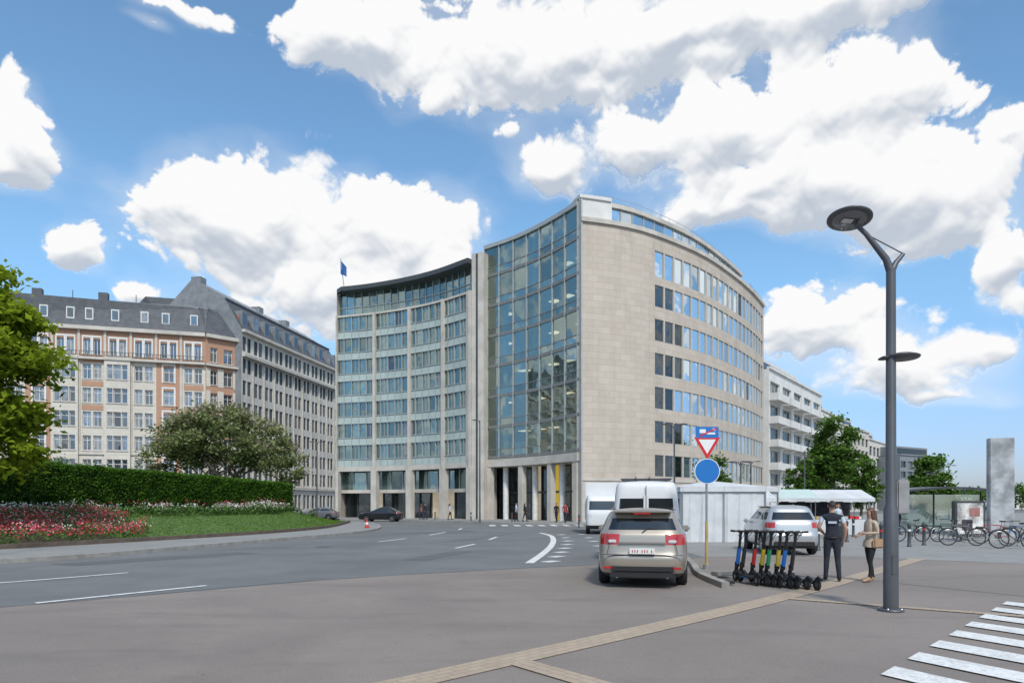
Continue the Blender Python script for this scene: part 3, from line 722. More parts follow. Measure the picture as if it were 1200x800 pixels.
facade(b,CB,0,CB.L,0,26,[(.7,1.7),(2.6,3.9)],rws,brick,g_old,white_fr,depth=.3,mull=1,trans=.68,sill=stone_plain)
for (a,c) in rws[:5]: 
    for u,v in((.1,.68),(1.72,2.58),(3.92,4.6)): fbox(b,CB,u,v,a-.3,c+.35,-.02,.05,beige)
fbox(b,CB,0,CB.L,21.65,21.97,-.1,.5,stone_plain); fbox(b,CB,0,CB.L,25.7,26.2,-.1,.6,stone_plain)
b.build('walls_and_windows',gb)
b=MB()
for pa in(BB,CB):
    fq(b,pa,-1 if pa is BB else 0,pa.L,26.2,30.4,.25,slate,d1=-2.3)
    fbox(b,pa,0,pa.L,30.3,30.55,-2.6,-2.2,zinc)
b.poly([BB.P(0,-2.4,30.45)[:2],BB.P(BB.L,-2.4,30.45)[:2],CB.P(CB.L,-2.4,30.45)[:2],(-56,115),(-90,105)],30.45,zinc)
for i in range(nb):
    s=(i+.5)*bw+random.choice([-.5,0,.4]); fbox(b,BB,s-.5,s+.5,27.3,28.9,-1.4,-.5,white_fr); fq(b,BB,s-.38,s+.38,27.45,28.75,-.495,g_old)
for x_,y_ in [(-66,95),(-58,97)]: b.box((x_,y_,31),(1.2,.8,1.4),slate,rot=.28)
for k in range(4): p=BB.P(20+k*4,-2.8,30.5); b.tube([p,p+Vector((0,0,1.3))],.05,alu_dark,5)
b.face([(-40.6,101.4,0),(-56,115,0),(-56,115,30),(-40.6,101.4,30)],brick); b.face([(-56,115,0),(-90,105,0),(-90,105,30),(-56,115,30)],brick)
b.build('mansard_roof',gb)
# second, street-side building
g2=group('stone_office_block',(-42,117,0))
SB=Path([(-40.0,100.8),(-33.6,134)]); b=MB(); nb=11; bw=SB.L/nb
for i in range(nb):
    s0=i*bw; facade(b,SB,s0,s0+bw,0,27.6,[(s0+.35,s0+1.35),(s0+1.65,s0+2.65)],[(1,3.4)]+[(5+3.25*k,7.15+3.25*k) for k in range(7)],cream,g_old,alu_dark,depth=.2,mull=1,trans=None,fw=.06)
    fbox(b,SB,s0-.12,s0+.12,4.6,23.6,-.05,.18,stone_plain)
for z in(4.2,23.6,27.2): fbox(b,SB,0,SB.L,z,z+.4,-.1,.7 if z>5 else .3,stone_plain)
b.build('street_facade',g2)
b=MB()
fq(b,SB,0,SB.L,27.6,32.2,.1,slate,d1=-2.6); fq(b,SB,0,SB.L,32.2,35.6,-2.6,zinc,d1=-8); fq(b,SB,0,SB.L,35.6,28,-8,zinc,d1=-16)
fbox(b,SB,0,SB.L,32.1,32.35,-2.7,-2.4,alu_dark)
b.face([SB.P(0,0,0),SB.P(0,-16,0),SB.P(0,-16,28),SB.P(0,-8,35.6),SB.P(0,-2.6,32.2),SB.P(0,0.1,27.6)],zinc)
b.face([SB.P(SB.L,0,0),SB.P(SB.L,-16,0),SB.P(SB.L,-16,28),SB.P(SB.L,-8,35.6),SB.P(SB.L,-2.6,32.2),SB.P(SB.L,0.1,27.6)],cream)
b.face([SB.P(0,-16,0),SB.P(SB.L,-16,0),SB.P(SB.L,-16,28),SB.P(0,-16,28)],cream)
for i in range(nb):
    s=(i+.5)*bw; fbox(b,SB,s-.7,s+.7,28.3,30.6,-2,-.35,zinc); fq(b,SB,s-.55,s+.55,28.5,30.4,-.34,g_old)
    for u in(-.8,.4): 
        pA=SB.P(s+u,-4.2,33.3); pB=SB.P(s+u+.7,-4.2,33.3); pC=SB.P(s+u+.7,-5.4,34.05); pD=SB.P(s+u,-5.4,34.05)
        b.face([q+Vector((0,0,.08)) for q in(pA,pB,pC,pD)],g_blue)
for s_ in(1,17,26): fbox(b,SB,s_,s_+1.4,34.5,36.2,-9,-7.4,zinc)
b.build('roof',g2)
g3=group('tall_roof_house',(-55,112,0)); b=MB()
b.face([(-66,110,28),(-58,108,34.6),(-47,111,34.6),(-47,111,20),(-66,110,20)],slate); b.face([(-66,110,28),(-58,108,34.6),(-58,122,34.6),(-66,124,28)],zinc)
b.prism([(-66,110.2),(-47,111.2),(-47,124),(-66,124)],0,27.9,cream); b.face([(-58,108,34.6),(-47,111,34.6),(-47,124,34.6),(-58,122,34.6)],zinc)
b.build('walls_and_roof',g3)

# ------------------------------------------------------------ right background buildings
def balcony_block(name,pts,H,nf,nb_,wall,bal=True,depth=18):
    gx=group(name,(pts[0][0],pts[0][1],0)); pa=Path(pts); b=MB(); bw=pa.L/nb_; fh=(H-1.2)/nf
    for i in range(nb_):
        s0=i*bw; facade(b,pa,s0,s0+bw,0,H,[(s0+bw*.12,s0+bw*.88)],[(.4+fh*k+(0.25 if k else 0),fh*(k+1)-.45) for k in range(nf)],wall,g_dark if bal else g_old,white_fr if bal else alu_dark,depth=.35,mull=2)
        if bal:
            for k in range(1,nf):
                z=fh*k+.1
                a,c=(s0+.15,s0+bw-.15) if i%2==0 else (s0+.6,s0+bw-.6)
                fbox(b,pa,a,c,z-.12,z+.06,-.02,1.35,whiter,9); fbox(b,pa,a,c,z+.06,z+.95,1.22,1.34,whiter,9)
                fbox(b,pa,a,a+.1,z+.06,z+.95,0,1.2,whiter,9); fbox(b,pa,c-.1,c,z+.06,z+.95,0,1.2,whiter,9)
    fbox(b,pa,-.1,pa.L+.1,H,H+.35,-.3,.3,wall)
    A0,A1=pa.P(0,-depth,0),pa.P(pa.L,-depth,0); p0,p1=pa.P(0,0,0),pa.P(pa.L,0,0)
    for u,v in((p0,A0),(A0,A1),(A1,p1)): b.face([u,v,v+Vector((0,0,H)),u+Vector((0,0,H))],wall)
    b.poly([p0[:2],p1[:2],A1[:2],A0[:2]],H+.1,roofgrey)
    fbox(b,pa,pa.L*.1,pa.L*.8,H+.12,H+2.8,-depth*.8,-2.5,wall); fq(b,pa,pa.L*.12,pa.L*.78,H+.6,H+2.3,-2.48,g_dark)
    b.build('walls_and_balconies',gx); return gx
balcony_block('balcony_apartment_building',[(38,101),(57.5,127)],21.8,6,5,whiter)
balcony_block('balcony_apartment_building',[(57.7,128),(68,142)],19.5,6,4,cream)
balcony_block('townhouse_block',[(70,150),(92,176)],20,6,9,beige,bal=False)
balcony_block('townhouse_block',[(92,180),(112,204)],19.5,5,7,cream,bal=False)
balcony_block('glass_office_block',[(108,190),(128,202)],15.5,5,7,M('grey_cladding',(.20,.215,.23),.5),bal=False,depth=12)
balcony_block('townhouse_block',[(150,240),(230,262)],5,2,16,cream,bal=False)
balcony_block('townhouse_block',[(120,250),(152,270)],9,3,8,beige,bal=False)
C,rn,_=crown_pts([(110+12*k,215+5*math.sin(k*3),3.9+math.sin(k*1.7),8,5,3.4) for k in range(13)],22000,300,1.2)
leafmesh('distant_trees',C,.42*(.6+.8*rng.random(len(C))),rn,lf_mid)
gk=group('terrace_building',(0,-40,0)); b=MB(); KB=Path([(60,-38),(-60,-44)])
for i in range(24):
    s0=i*5; facade(b,KB,s0,s0+5.01,0,13,[(s0+.8,s0+2.1),(s0+2.9,s0+4.2)],[(1+3.3*k,3.0+3.3*k) for k in range(4)],beige if i%8<4 else cream,g_old,white_fr,mull=1)
fq(b,KB,0,KB.L,13,15.5,.2,slate,d1=-2); b.prism([(60,-38.1),(60,-55),(-60,-58),(-60,-44.1)],0,12.9,cream,slate); b.build('walls',gk)

# ------------------------------------------------------------ vehicles
carglass=Mglass('car_glass',(.010,.011,.012),(.03,.028,.025),.08,(.8,.85,.9),tilt=0.)
redl=M('tail_lamp_red',(.42,.012,.012),.15,.1,coat=1); whitel=M('clear_lamp',(.6,.6,.6),.1,0,coat=1); chrome=M('chrome',(.7,.7,.7),.12,0,metal=1.)
platem=M('number_plate',(.7,.7,.68),.4,0); platr=M('plate_red',(.45,.03,.03),.5,0); rimm=M('alloy_rim',(.38,.38,.39),.3,.05,metal=.8)
def paint(name,c,metal=.5): return M(name,c,.32,.03,1.5,metal=metal,coat=.8)
def wheel(b,x,y,r,wd,side):
    T=Matrix.Rotation(R(90),4,'Y')
    b.lathe([(r*.6,-wd/2),(r*.92,-wd/2),(r,-wd*.32),(r,wd*.32),(r*.92,wd/2),(r*.6,wd/2)],(x,y,r),rubber,28,T)
    xo=side*wd*.40
    b.lathe([(0,xo*.55),(r*.62,xo*.55)],(x,y,r),black,24,T); b.lathe([(r*.66,xo*1.2),(r*.60,xo*1.25),(r*.57,xo*.6)],(x,y,r),rimm,28,T)
    for k in range(5):
        a=2*math.pi*k/5+.3
        b.box((x+xo*1.0,y+math.cos(a)*r*.33,r+math.sin(a)*r*.33),(.03,r*.14,r*.62),rimm,T=Matrix.Rotation(a-R(90),4,'X'))
    b.lathe([(0,xo*1.2),(r*.14,xo*1.15),(r*.16,xo*.6)],(x,y,r),rimm,12,T)
def vehicle(name,loc,yaw,rings,pmat,glass_bands,axles,wr=.33,lamp_band=None,pillars=(),side_range=(2,16),rear_glass=(2,10),front_glass=(1,11),nexp=7,lower=1,lampw=3):
    g=group(name,loc,yaw); nr,ns_=12,18
    sq=[(-1+2*i/nr,-1) for i in range(nr)]+[(1,-1+2*i/ns_) for i in range(ns_)]+[(1-2*i/nr,1) for i in range(nr)]+[(-1,1-2*i/ns_) for i in range(ns_)]
    n=len(sq); vs=[];fs=[];ms=[]
    mats=[black,pmat,carglass,redl,whitel]
    for (z,yr,yf,hw) in rings:
        yc,hl=(yr+yf)/2,(yf-yr)/2
        for u,v in sq:
            k=(abs(u)**nexp+abs(v)**nexp)**(-1/nexp); vs.append((u*k*hw,yc+v*k*hl,z))
    for j in range(len(rings)-1):
        for i in range(n):
            m=1
            if j<lower: m=0
            seg='r' if i<nr else ('R' if i<nr+ns_ else('f' if i<2*nr+ns_ else 'L'))
            q=i if seg=='r' else(i-nr if seg=='R' else(i-nr-ns_ if seg=='f' else ns_-1-(i-2*nr-ns_)))
            if j in glass_bands:
                if seg=='r' and rear_glass[0]<=q<rear_glass[1]: m=2
                if seg=='f' and front_glass[0]<=q<front_glass[1]: m=2
                if seg in'RL' and side_range[0]<=q<side_range[1] and q not in pillars: m=2
            if lamp_band is not None and j in lamp_band:
                if seg=='r' and (q<lampw or q>=nr-lampw): m=3
                if seg in'RL' and q<1: m=3
                if seg=='f' and (q<2 or q>=nr-2): m=4
            fs.append((j*n+i,j*n+(i+1)%n,(j+1)*n+(i+1)%n,(j+1)*n+i)); ms.append(m)
    for j,flip,mm in((0,True,0),(len(rings)-1,False,1)):
        L=len(vs)
        for i in range(ns_+1):
            a=j*n+(nr+i)%n; c=j*n+((n-i)%n)
            A_,C_=Vector(vs[a]),Vector(vs[c])
            for k in range(1,nr):
                p=C_.lerp(A_,k/nr); vs.append((p.x,p.y,p.z+ (0 if flip else .045*(1-(2*k/nr-1)**2))))
        def gi_(i,k):
            if i==0: return j*n+k
            if i==ns_: return j*n+(nr+ns_+(nr-k))%n
            if k==0: return j*n+((n-i)%n)
            if k==nr: return j*n+nr+i
            return L+i*(nr-1)+(k-1)
        for i in range(ns_):
            for k in range(nr):
                f=(gi_(i,k),gi_(i,k+1),gi_(i+1,k+1),gi_(i+1,k))
                fs.append(f[::-1] if flip else f); ms.append(mm)
    me=bpy.data.meshes.new('body'); me.from_pydata(vs,[],fs)
    for m in mats: me.materials.append(m)
    me.polygons.foreach_set('material_index',ms)
    bm=bmesh.new(); bm.from_mesh(me); bmesh.ops.delete(bm,geom=[v for v in bm.verts if not v.link_faces],context='VERTS'); bmesh.ops.recalc_face_normals(bm,faces=bm.faces); bm.to_mesh(me); bm.free()
    o=bpy.data.objects.new('body',me); COL.objects.link(o)
    ss=o.modifiers.new('s','SUBSURF'); ss.levels=2; ss.render_levels=2
    hwm=max(r[3] for r in rings); cuts=[]
    for ya in axles:
        for sd_ in(-1,1):
            cb=MB(); cb.tube([(sd_*(hwm-.32),ya,wr+.02),(sd_*(hwm+.3),ya,wr+.02)],wr+.065,black,28,smooth=False); c=cb.build('cut'); 
            bo=o.modifiers.new('b','BOOLEAN'); bo.operation='DIFFERENCE'; bo.object=c; bo.solver='EXACT'; cuts.append(c)
    bpy.context.view_layer.update(); dg=bpy.context.evaluated_depsgraph_get()
    me2=bpy.data.meshes.new_from_object(o.evaluated_get(dg)); 
    for pl in me2.polygons: pl.use_smooth=True
    o2=bpy.data.objects.new('body',me2); COL.objects.link(o2); o2.parent=g
    es=o2.modifiers.new('e','EDGE_SPLIT'); es.split_angle=R(35)
    for c in cuts: bpy.data.objects.remove(c)
    bpy.data.objects.remove(o)
    b=MB()
    for ya in axles:
        for sd_ in(-1,1): wheel(b,sd_*(hwm-.125),ya,wr,.22,sd_)
    b.build('wheels',g,False)
    return g
champ=paint('champagne_paint',(.38,.335,.28)); silver=paint('silver_paint',(.46,.47,.48)); whitep=M('white_vehicle_paint',(.66,.66,.66),.35,.03,coat=.5); blackp=paint('black_paint',(.012,.012,.015),.2)
mv=[(.20,.22,4.52,.80),(.29,.04,4.68,.90),(.47,.0,4.75,.93),(.64,.0,4.74,.935),(.70,.05,4.72,.935),(.88,.085,4.55,.935),(1.06,.115,4.15,.915),(1.10,.13,3.85,.90),(1.13,.15,3.62,.885),(1.46,.36,2.82,.745),(1.53,.40,2.62,.70),(1.585,.50,2.45,.62)]
gcar=vehicle('parked_car',(2.62,13.75,.004),R(-11.5),mv,champ,[8],(.98,3.78),.335,[5,6],pillars=(6,11),side_range=(1,17),rear_glass=(1,11),lampw=3,lower=1)
b=MB()
b.box((0,-.002,.76),(.50,.10,.115),platem,bev=.004)
for k,x in enumerate((-.19,-.14,-.09,.0,.05,.10,.19)): b.box((x,-.055,.76),(.018,.004,.055),platr)
b.box((0,.05,.925),(.95,.05,.03),chrome,bev=.008)
b.box((0,-.0,.40),(1.25,.03,.10),black,bev=.01); b.box((0,.02,.27),(1.3,.06,.12),black,bev=.02)
for s in(-1,1):
    b.box((s*.66,.0,.42),(.22,.03,.05),redl,bev=.01); b.box((s*.60,.105,.95),(.16,.05,.07),whitel,bev=.015)
    b.box((s*.66,1.5,1.60),(.04,1.9,.03),chrome,bev=.01,T=Matrix.Rotation(R(0.5),4,'X'))
    b.box((s*1.0,3.15,1.12),(.20,.12,.15),champ,bev=.04)
    b.tube([(s*.5,.0,.25),(s*.5,.14,.25)],.035,chrome,10)
    b.tube([(s*.70,.06,.70),(s*.66,.09,.90),(s*.72,.13,1.08)],.006,black,5)
    for yy in(1.55,2.6): b.box((s*.925,yy,.98),(.02,.2,.03),chrome,bev=.008)
b.box((0,.335,1.55),(1.18,.26,.035),champ,bev=.012)
b.box((0,.22,1.515),(.34,.02,.025),redl)
b.tube([(.0,.13,1.13),(.12,.19,1.22),(.34,.20,1.20)],.012,black,6)
b.tube([(0,.8,1.62),(0,.55,1.80)],.006,black,5)
b.box((0,.015,.685),(1.6,.03,.010),black)
b.build('trim',gcar,False)
vr=[(.25,.06,4.9,.86),(.38,.0,4.98,.95),(.6,-.01,5.0,.975),(.95,.0,4.92,.98),(1.15,.01,4.55,.975),(1.28,.015,4.2,.97),(1.38,.02,4.05,.96),(1.95,.05,3.45,.91),(2.1,.06,3.3,.89),(2.28,.09,3.0,.86),(2.35,.16,2.85,.80)]
gv=vehicle('white_van',(3.85,19.6,0),R(-11),vr,whitep,[6],(.95,4.0),.34,[3],pillars=(),side_range=(13,17),rear_glass=(1,11),lampw=1,nexp=11)
b=MB(); b.box((0,.0,1.25),(.018,.03,2.0),black); b.box((0,.02,1.66),(.14,.05,.62),whitep)
b.box((0,-.03,.62),(.54,.02,.12),platem)
for s in(-1,1): 
    b.box((s*1.03,3.95,1.45),(.14,.1,.28),black,bev=.03)
    b.box((s*.62,1.5,2.43),(.04,2.2,.03),alu_dark)
for yy in(.6,1.5,2.4): b.box((0,yy,2.46),(1.5,.05,.03),alu_dark)
b.tube([(-.3,.3,2.51),(-.3,2.9,2.51)],.025,steel,6); b.tube([(.1,.3,2.51),(.1,2.9,2.51)],.025,steel,6)
b.build('trim',gv,False)
su=[(.22,.2,4.25,.78),(.31,.03,4.38,.87),(.5,.0,4.42,.90),(.68,.0,4.42,.905),(.74,.05,4.4,.905),(.92,.08,4.25,.90),(1.06,.11,3.9,.885),(1.10,.13,3.6,.87),(1.13,.15,3.4,.86),(1.48,.40,2.7,.72),(1.57,.45,2.5,.68),(1.63,.55,2.3,.6)]
g_s=vehicle('parked_suv',(9.35,22.6,.01),R(-8),su,silver,[8],(.85,3.45),.34,[5,6],pillars=(6,11),side_range=(1,17),rear_glass=(1,11),lampw=2)
b=MB(); b.box((0,-.002,.76),(.50,.10,.11),platem); b.box((0,.0,.38),(1.3,.04,.16),black,bev=.02)
for s in(-1,1): b.box((s*.64,1.5,1.62),(.04,1.8,.03),black); b.box((s*.98,2.95,1.1),(.18,.12,.14),silver,bev=.04)
b.build('trim',g_s,False)
sed=[(.2,.2,4.3,.78),(.3,.03,4.42,.86),(.5,.0,4.48,.885),(.7,.02,4.45,.89),(.85,.05,4.3,.885),(.93,.10,3.9,.87),(.96,.35,3.3,.85),(1.30,.95,2.45,.68),(1.38,1.1,2.3,.62),(1.43,1.25,2.15,.55)]
vehicle('dark_car',(-11.0,68.6,0),R(82),sed,blackp,[6],(.85,3.5),.31,[4],pillars=(9,),side_range=(1,17))
vehicle('dark_car',(-19,74.8,.0),R(88),sed,M('grey_paint',(.12,.12,.13),.3,.02,coat=.6),[6],(.85,3.5),.31,[4],pillars=(9,),side_range=(1,17))
gt_=vehicle('delivery_truck',(5.75,44,0),R(174),[(.3,.05,5,.9),(.45,.0,5.1,1.0),(1.0,.0,5.1,1.0),(1.2,.0,5.08,1.0),(1.3,.0,5.05,1.0),(2.0,.0,4.85,.96),(2.15,.0,4.75,.95),(2.25,.02,4.6,.9)],whitep,[4],(1,4.1),.38,[2],side_range=(15,17),rear_glass=(99,100),nexp=14)
b=MB(); b.box((0,1.7,1.9),(2.1,3.6,2.2),whitep,bev=.04); b.build('cargo_box',gt_,False)

# ------------------------------------------------------------ street lamp (foreground)
lampm=M('lamp_paint',(.095,.10,.11),.45,.08,metal=.3)
gl=group('street_lamp',(6.05,10.9,0)); b=MB(); x,y=6.05,10.9
b.lathe([(.0,.03),(.19,.03),(.19,.0)],(x,y,.012),lampm,24)
for q in range(4): b.lathe([(0,.05),(.018,.05),(.018,.02)],(x+.155*math.cos(q*1.57+.8),y+.155*math.sin(q*1.57+.8),.01),steel,8)
b.tube([(x,y,0),(x,y,1.62),(x,y,1.70),(x,y,5.45)],[.112,.108,.078,.070],lampm,20)
b.box((x,y-.10,.75),(.10,.03,.32),lampm,bev=.01)
b.tube([(x,y,5.40),(x-.08,y,5.62),(x-.40,y,6.02),(x-.56,y,6.17)],[.066,.055,.038,.035],lampm,12)
b.tube([(x,y,5.40),(x+.08,y,5.56),(x+.20,y,5.70)],[.06,.042,.03],lampm,12)
b.tube([(x+.20,y,5.70),(x-.35,y,5.99)],.010,lampm,6)
b.build('pole',gl)
T=Matrix.Rotation(R(-10),4,'X')@Matrix.Rotation(R(6),4,'Y'); b=MB(); hc=(x-.66,y,6.27)
b.lathe([(0,.07),(.12,.068),(.27,.045),(.335,.0),(.335,-.02),(.30,-.035),(.0,-.035)],hc,lampm,36,T)
b.lathe([(0,-.042),(.25,-.042),(.255,-.036)],hc,M('lamp_lens',(.16,.17,.19),.25),28,T)
b.box((hc[0],hc[1],hc[2]-.03),(.26,.14,.05),lampm,T=T); b.box((hc[0]-.05,hc[1]-.02,hc[2]-.052),(.16,.10,.02),M('led_plate',(.5,.52,.54),.3),T=T)
b.build('round_lamp_head',gl)
b=MB(); b.tube([(x,y,4.05),(x+.12,y,4.07)],.03,lampm,8)
T2=Matrix.Rotation(R(-8),4,'X'); b.lathe([(0,.045),(.13,.035),(.20,.0),(.19,-.02),(0,-.03)],(x+.19,y,4.06),lampm,24,T2@Matrix.Scale(1.35,4,(1,0,0))); b.lathe([(0,.035),(.05,.03),(.1,.0),(0,-.02)],(x-.1,y,4.03),lampm,16,T2)
b.build('lower_lamp_head',gl)
b=MB(); b.box((x+.19,y+.02,1.82),(.2,.10,.55),M('grey_box',(.26,.26,.26),.5),bev=.02); b.box((x+.10,y+.02,1.9),(.08,.05,.04),lampm); b.build('control_box',gl)
def simple_lamp(loc,H,arm=.9,name='street_lamp',dbl=True,r=.07):
    g=group(name,loc); x,y,z=loc; b=MB(); b.tube([(x,y,z),(x,y,z+1),(x,y,z+H)],[r*1.4,r,r*.7],lampm,10)
    for s in((-1,1) if dbl else (-1,)):
        b.tube([(x,y,z+H-.3),(x+s*arm*.5,y,z+H),(x+s*arm,y,z+H)],.03,lampm,6); b.lathe([(0,.06),(.2,.03),(.28,-.02),(0,-.05)],(x+s*(arm+.15),y,z+H),lampm,14)
    b.build('pole_and_heads',g)
simple_lamp((10.7,45,.1),6.9,.45); simple_lamp((21,60,0),5.5,.5); simple_lamp((-18.0,63,.1),7.4,.35); simple_lamp((-2.9,61.5,.1),9.2,.3,dbl=False); simple_lamp((-15.75,19.5,.1),6.1,.55,dbl=True); simple_lamp((24,56,0),6.0,.3,dbl=False)
simple_lamp((48,75,0),6,.4); simple_lamp((13.4,40,0),4.2,.3)

# ------------------------------------------------------------ traffic sign
gs=group('traffic_sign',(5.13,18,0)); b=MB(); x,y=5.13,18.; galv=M('galvanised_pole',(.33,.33,.33),.45,.1,metal=.5); och=M('ochre_pole',(.42,.30,.12),.7,.15)
b.tube([(x,y,1.2),(x,y,3.75)],.03,galv,10); b.tube([(x,y,0),(x,y,1.25)],.04,och,10); b.tube([(x,y,0),(x,y,.12)],.09,galv,12)
b.build('post',gs)
sb=M('sign_blue',(.015,.16,.48),.4,.03); sr=M('sign_red',(.60,.02,.02),.4,.03); swm=M('sign_white',(.75,.75,.75),.4,.02)
b=MB(); yy=y-.05
b.box((x,yy,3.60),(.60,.02,.29),sb); b.box((x-.12,yy-.012,3.63),(.16,.004,.10),swm); b.box((x+.1,yy-.013,3.57),(.22,.004,.05),swm); b.box((x+.02,yy-.016,3.6),(.5,.004,.035),sr,T=Matrix.Rotation(R(-24),4,'Y')); b.box((x+.18,yy-.012,3.67),(.08,.004,.06),swm)
def tri(c,r_,yo,mat):
    b.face([(c[0]-r_,yo,c[1]+r_*.56),(c[0],yo,c[1]-r_*1.12),(c[0]+r_,yo,c[1]+r_*.56)],mat)
tri((x,3.28),.345,yy-.008,sr); tri((x,3.285),.225,yy-.012,swm)
b.face([(x+.345,yy+.008,3.28+.193),(x,yy+.008,3.28-.386),(x-.345,yy+.008,3.473)],galv)
Ty=Matrix.Rotation(R(90),4,'X')
b.lathe([(0,.012),(.335,.012),(.335,-.008),(0,-.008)],(x,yy,2.58),swm,36,Ty,smooth=False); b.lathe([(0,.016),(.315,.016)],(x,yy,2.58),sb,36,Ty)
b.build('sign_plates',gs)

# ------------------------------------------------------------ scooters
scm=[(.02,.14,.50),(.03,.03,.035),(.50,.03,.03),(.55,.42,.03),(.03,.28,.13),(.60,.46,.05),(.02,.16,.55),(.03,.03,.035)]
def scooter(loc,yaw,c):
    g=group('electric_scooter',loc,yaw); b=MB(); cm=M('scooter_decal',c,.4,.02); dkm=black
    b.box((0,-.05,.15),(.17,.62,.05),dkm,bev=.015); b.box((0,-.05,.178),(.14,.5,.006),rubber)
    b.box((.087,-.05,.15),(.006,.3,.02),cm); b.box((-.087,-.05,.15),(.006,.3,.02),cm)
    Tw=Matrix.Rotation(R(90),4,'Y')
    for yw in(-.46,.50): 
        b.lathe([(.055,-.025),(.10,-.028),(.12,-.012),(.12,.012),(.10,.028),(.055,.025)],(0,yw,.12),rubber,20,Tw); b.lathe([(0,-.02),(.06,-.02)],(0,yw,.12),steel,14,Tw); b.lathe([(0,.02),(.06,.02)],(0,yw,.12),steel,14,Tw)
    b.tube([(0,-.36,.16),(0,-.5,.27),(0,-.62,.22)],.03,dkm,6)
    b.tube([(0,.24,.16),(0,.37,.25)],.04,dkm,8)
    b.tube([(0,.50,.14),(0,.46,.28),(0,.37,.52)],[.03,.04,.035],dkm,10); b.tube([(0,.40,.40),(0,.32,.74)],.042,cm,10); b.tube([(0,.37,.5),(0,.24,1.10)],.030,dkm,10)
    b.tube([(-.24,.20,1.13),(-.12,.24,1.12),(.12,.24,1.12),(.24,.20,1.13)],.018,dkm,8)
    b.tube([(-.25,.195,1.13),(-.14,.235,1.12)],.024,rubber,8); b.tube([(.14,.235,1.12),(.25,.195,1.13)],.024,rubber,8)
    b.box((0,.25,1.10),(.08,.10,.07),dkm,bev=.015); b.lathe([(0,0),(.03,.0)],(0,.305,1.02),whitel,10,Matrix.Rotation(R(-90),4,'X'))
    b.box((0,.42,.38),(.10,.05,.12),dkm,bev=.01); b.tube([(.05,-.05,.13),(.16,-.08,.02)],.012,dkm,6)
    b.tube([(.12,.24,1.10),(.05,.36,.9),(.0,.38,.6)],.006,dkm,5)
    b.build('frame_and_wheels',g,False)
for k in range(8):
    f=k/7; scooter((5.05+.88*f+random.uniform(-.02,.02),14.7-.8*f,.005),R(8+random.uniform(-7,7)),scm[k])
b=MB(); gsr=group('scooter_parking_rail',(5.6,14.9,0)); b.box((5.75,15.1,.05),(1.6,.05,.05),steel,rot=R(-42)); b.build('rail',gsr)

# ------------------------------------------------------------ bicycles
def bicycle(loc,yaw,c):
    g=group('bicycle',loc,yaw); b=MB(); cm=M('bicycle_paint',c,.35,.03); Tw=Matrix.Rotation(R(90),4,'Y')
    for yw in(-.52,.52):
        pr=[(.335+.018*math.cos(a),.018*math.sin(a)) for a in [2*math.pi*k/8 for k in range(9)]]
        b.lathe(pr,(0,yw,.35),rubber,28,Tw); b.lathe([(.30,-.01),(.318,-.01),(.318,.01),(.30,.01)],(0,yw,.35),steel,28,Tw)
        for k in range(10):
            a=2*math.pi*k/10; b.tube([(0,yw,.35),(0,yw+.31*math.cos(a),.35+.31*math.sin(a))],.003,steel,4)
        b.tube([(-.04,yw,.35),(.04,yw,.35)],.02,steel,8)
        b.tube([(0,yw+.38*math.cos(a),.35+.38*math.sin(a)) for a in [R(q) for q in range(20,161,20)]],.02,black,5)
    bb=(0,-.08,.30); st=(0,-.22,.80); hd=(0,.36,.82); hb=(0,.40,.68)
    for p,q in((bb,st),(st,hd),(bb,hb),(bb,(0,-.52,.35)),(st,(0,-.52,.35)),(hd,(0,.52,.35))): b.tube([p,q],.018,cm,8)
    b.tube([st,(0,-.25,.95)],.014,steel,8); b.box((0,-.26,.97),(.15,.26,.06),black,bev=.025)
    b.tube([hd,(0,.33,1.02)],.014,steel,8); b.tube([(-.28,.20,1.04),(-.1,.34,1.03),(.1,.34,1.03),(.28,.20,1.04)],.013,black,8)
    b.lathe([(0,0),(.09,0),(.09,.01)],(.04,-.08,.30),steel,16,Tw); b.box((.09,-.08,.14),(.09,.05,.02),black); b.box((-.09,-.08,.46),(.09,.05,.02),black)
    b.tube([(0,-.5,.75),(0,-.75,.75)],.05,black,6); b.build('frame_and_wheels',g,False)
for X,Y,yw,c in[(19.3,26.2,70,(.03,.03,.03)),(20.6,27.6,82,(.02,.1,.25)),(18.6,28.2,75,(.15,.15,.15)),(20.8,29.4,60,(.35,.05,.04)),(19.8,31,95,(.03,.06,.05)),(21.3,26.1,100,(.05,.05,.05)),(18.2,31.2,85,(.1,.1,.1))]: bicycle((X,Y,.012),R(yw),c)

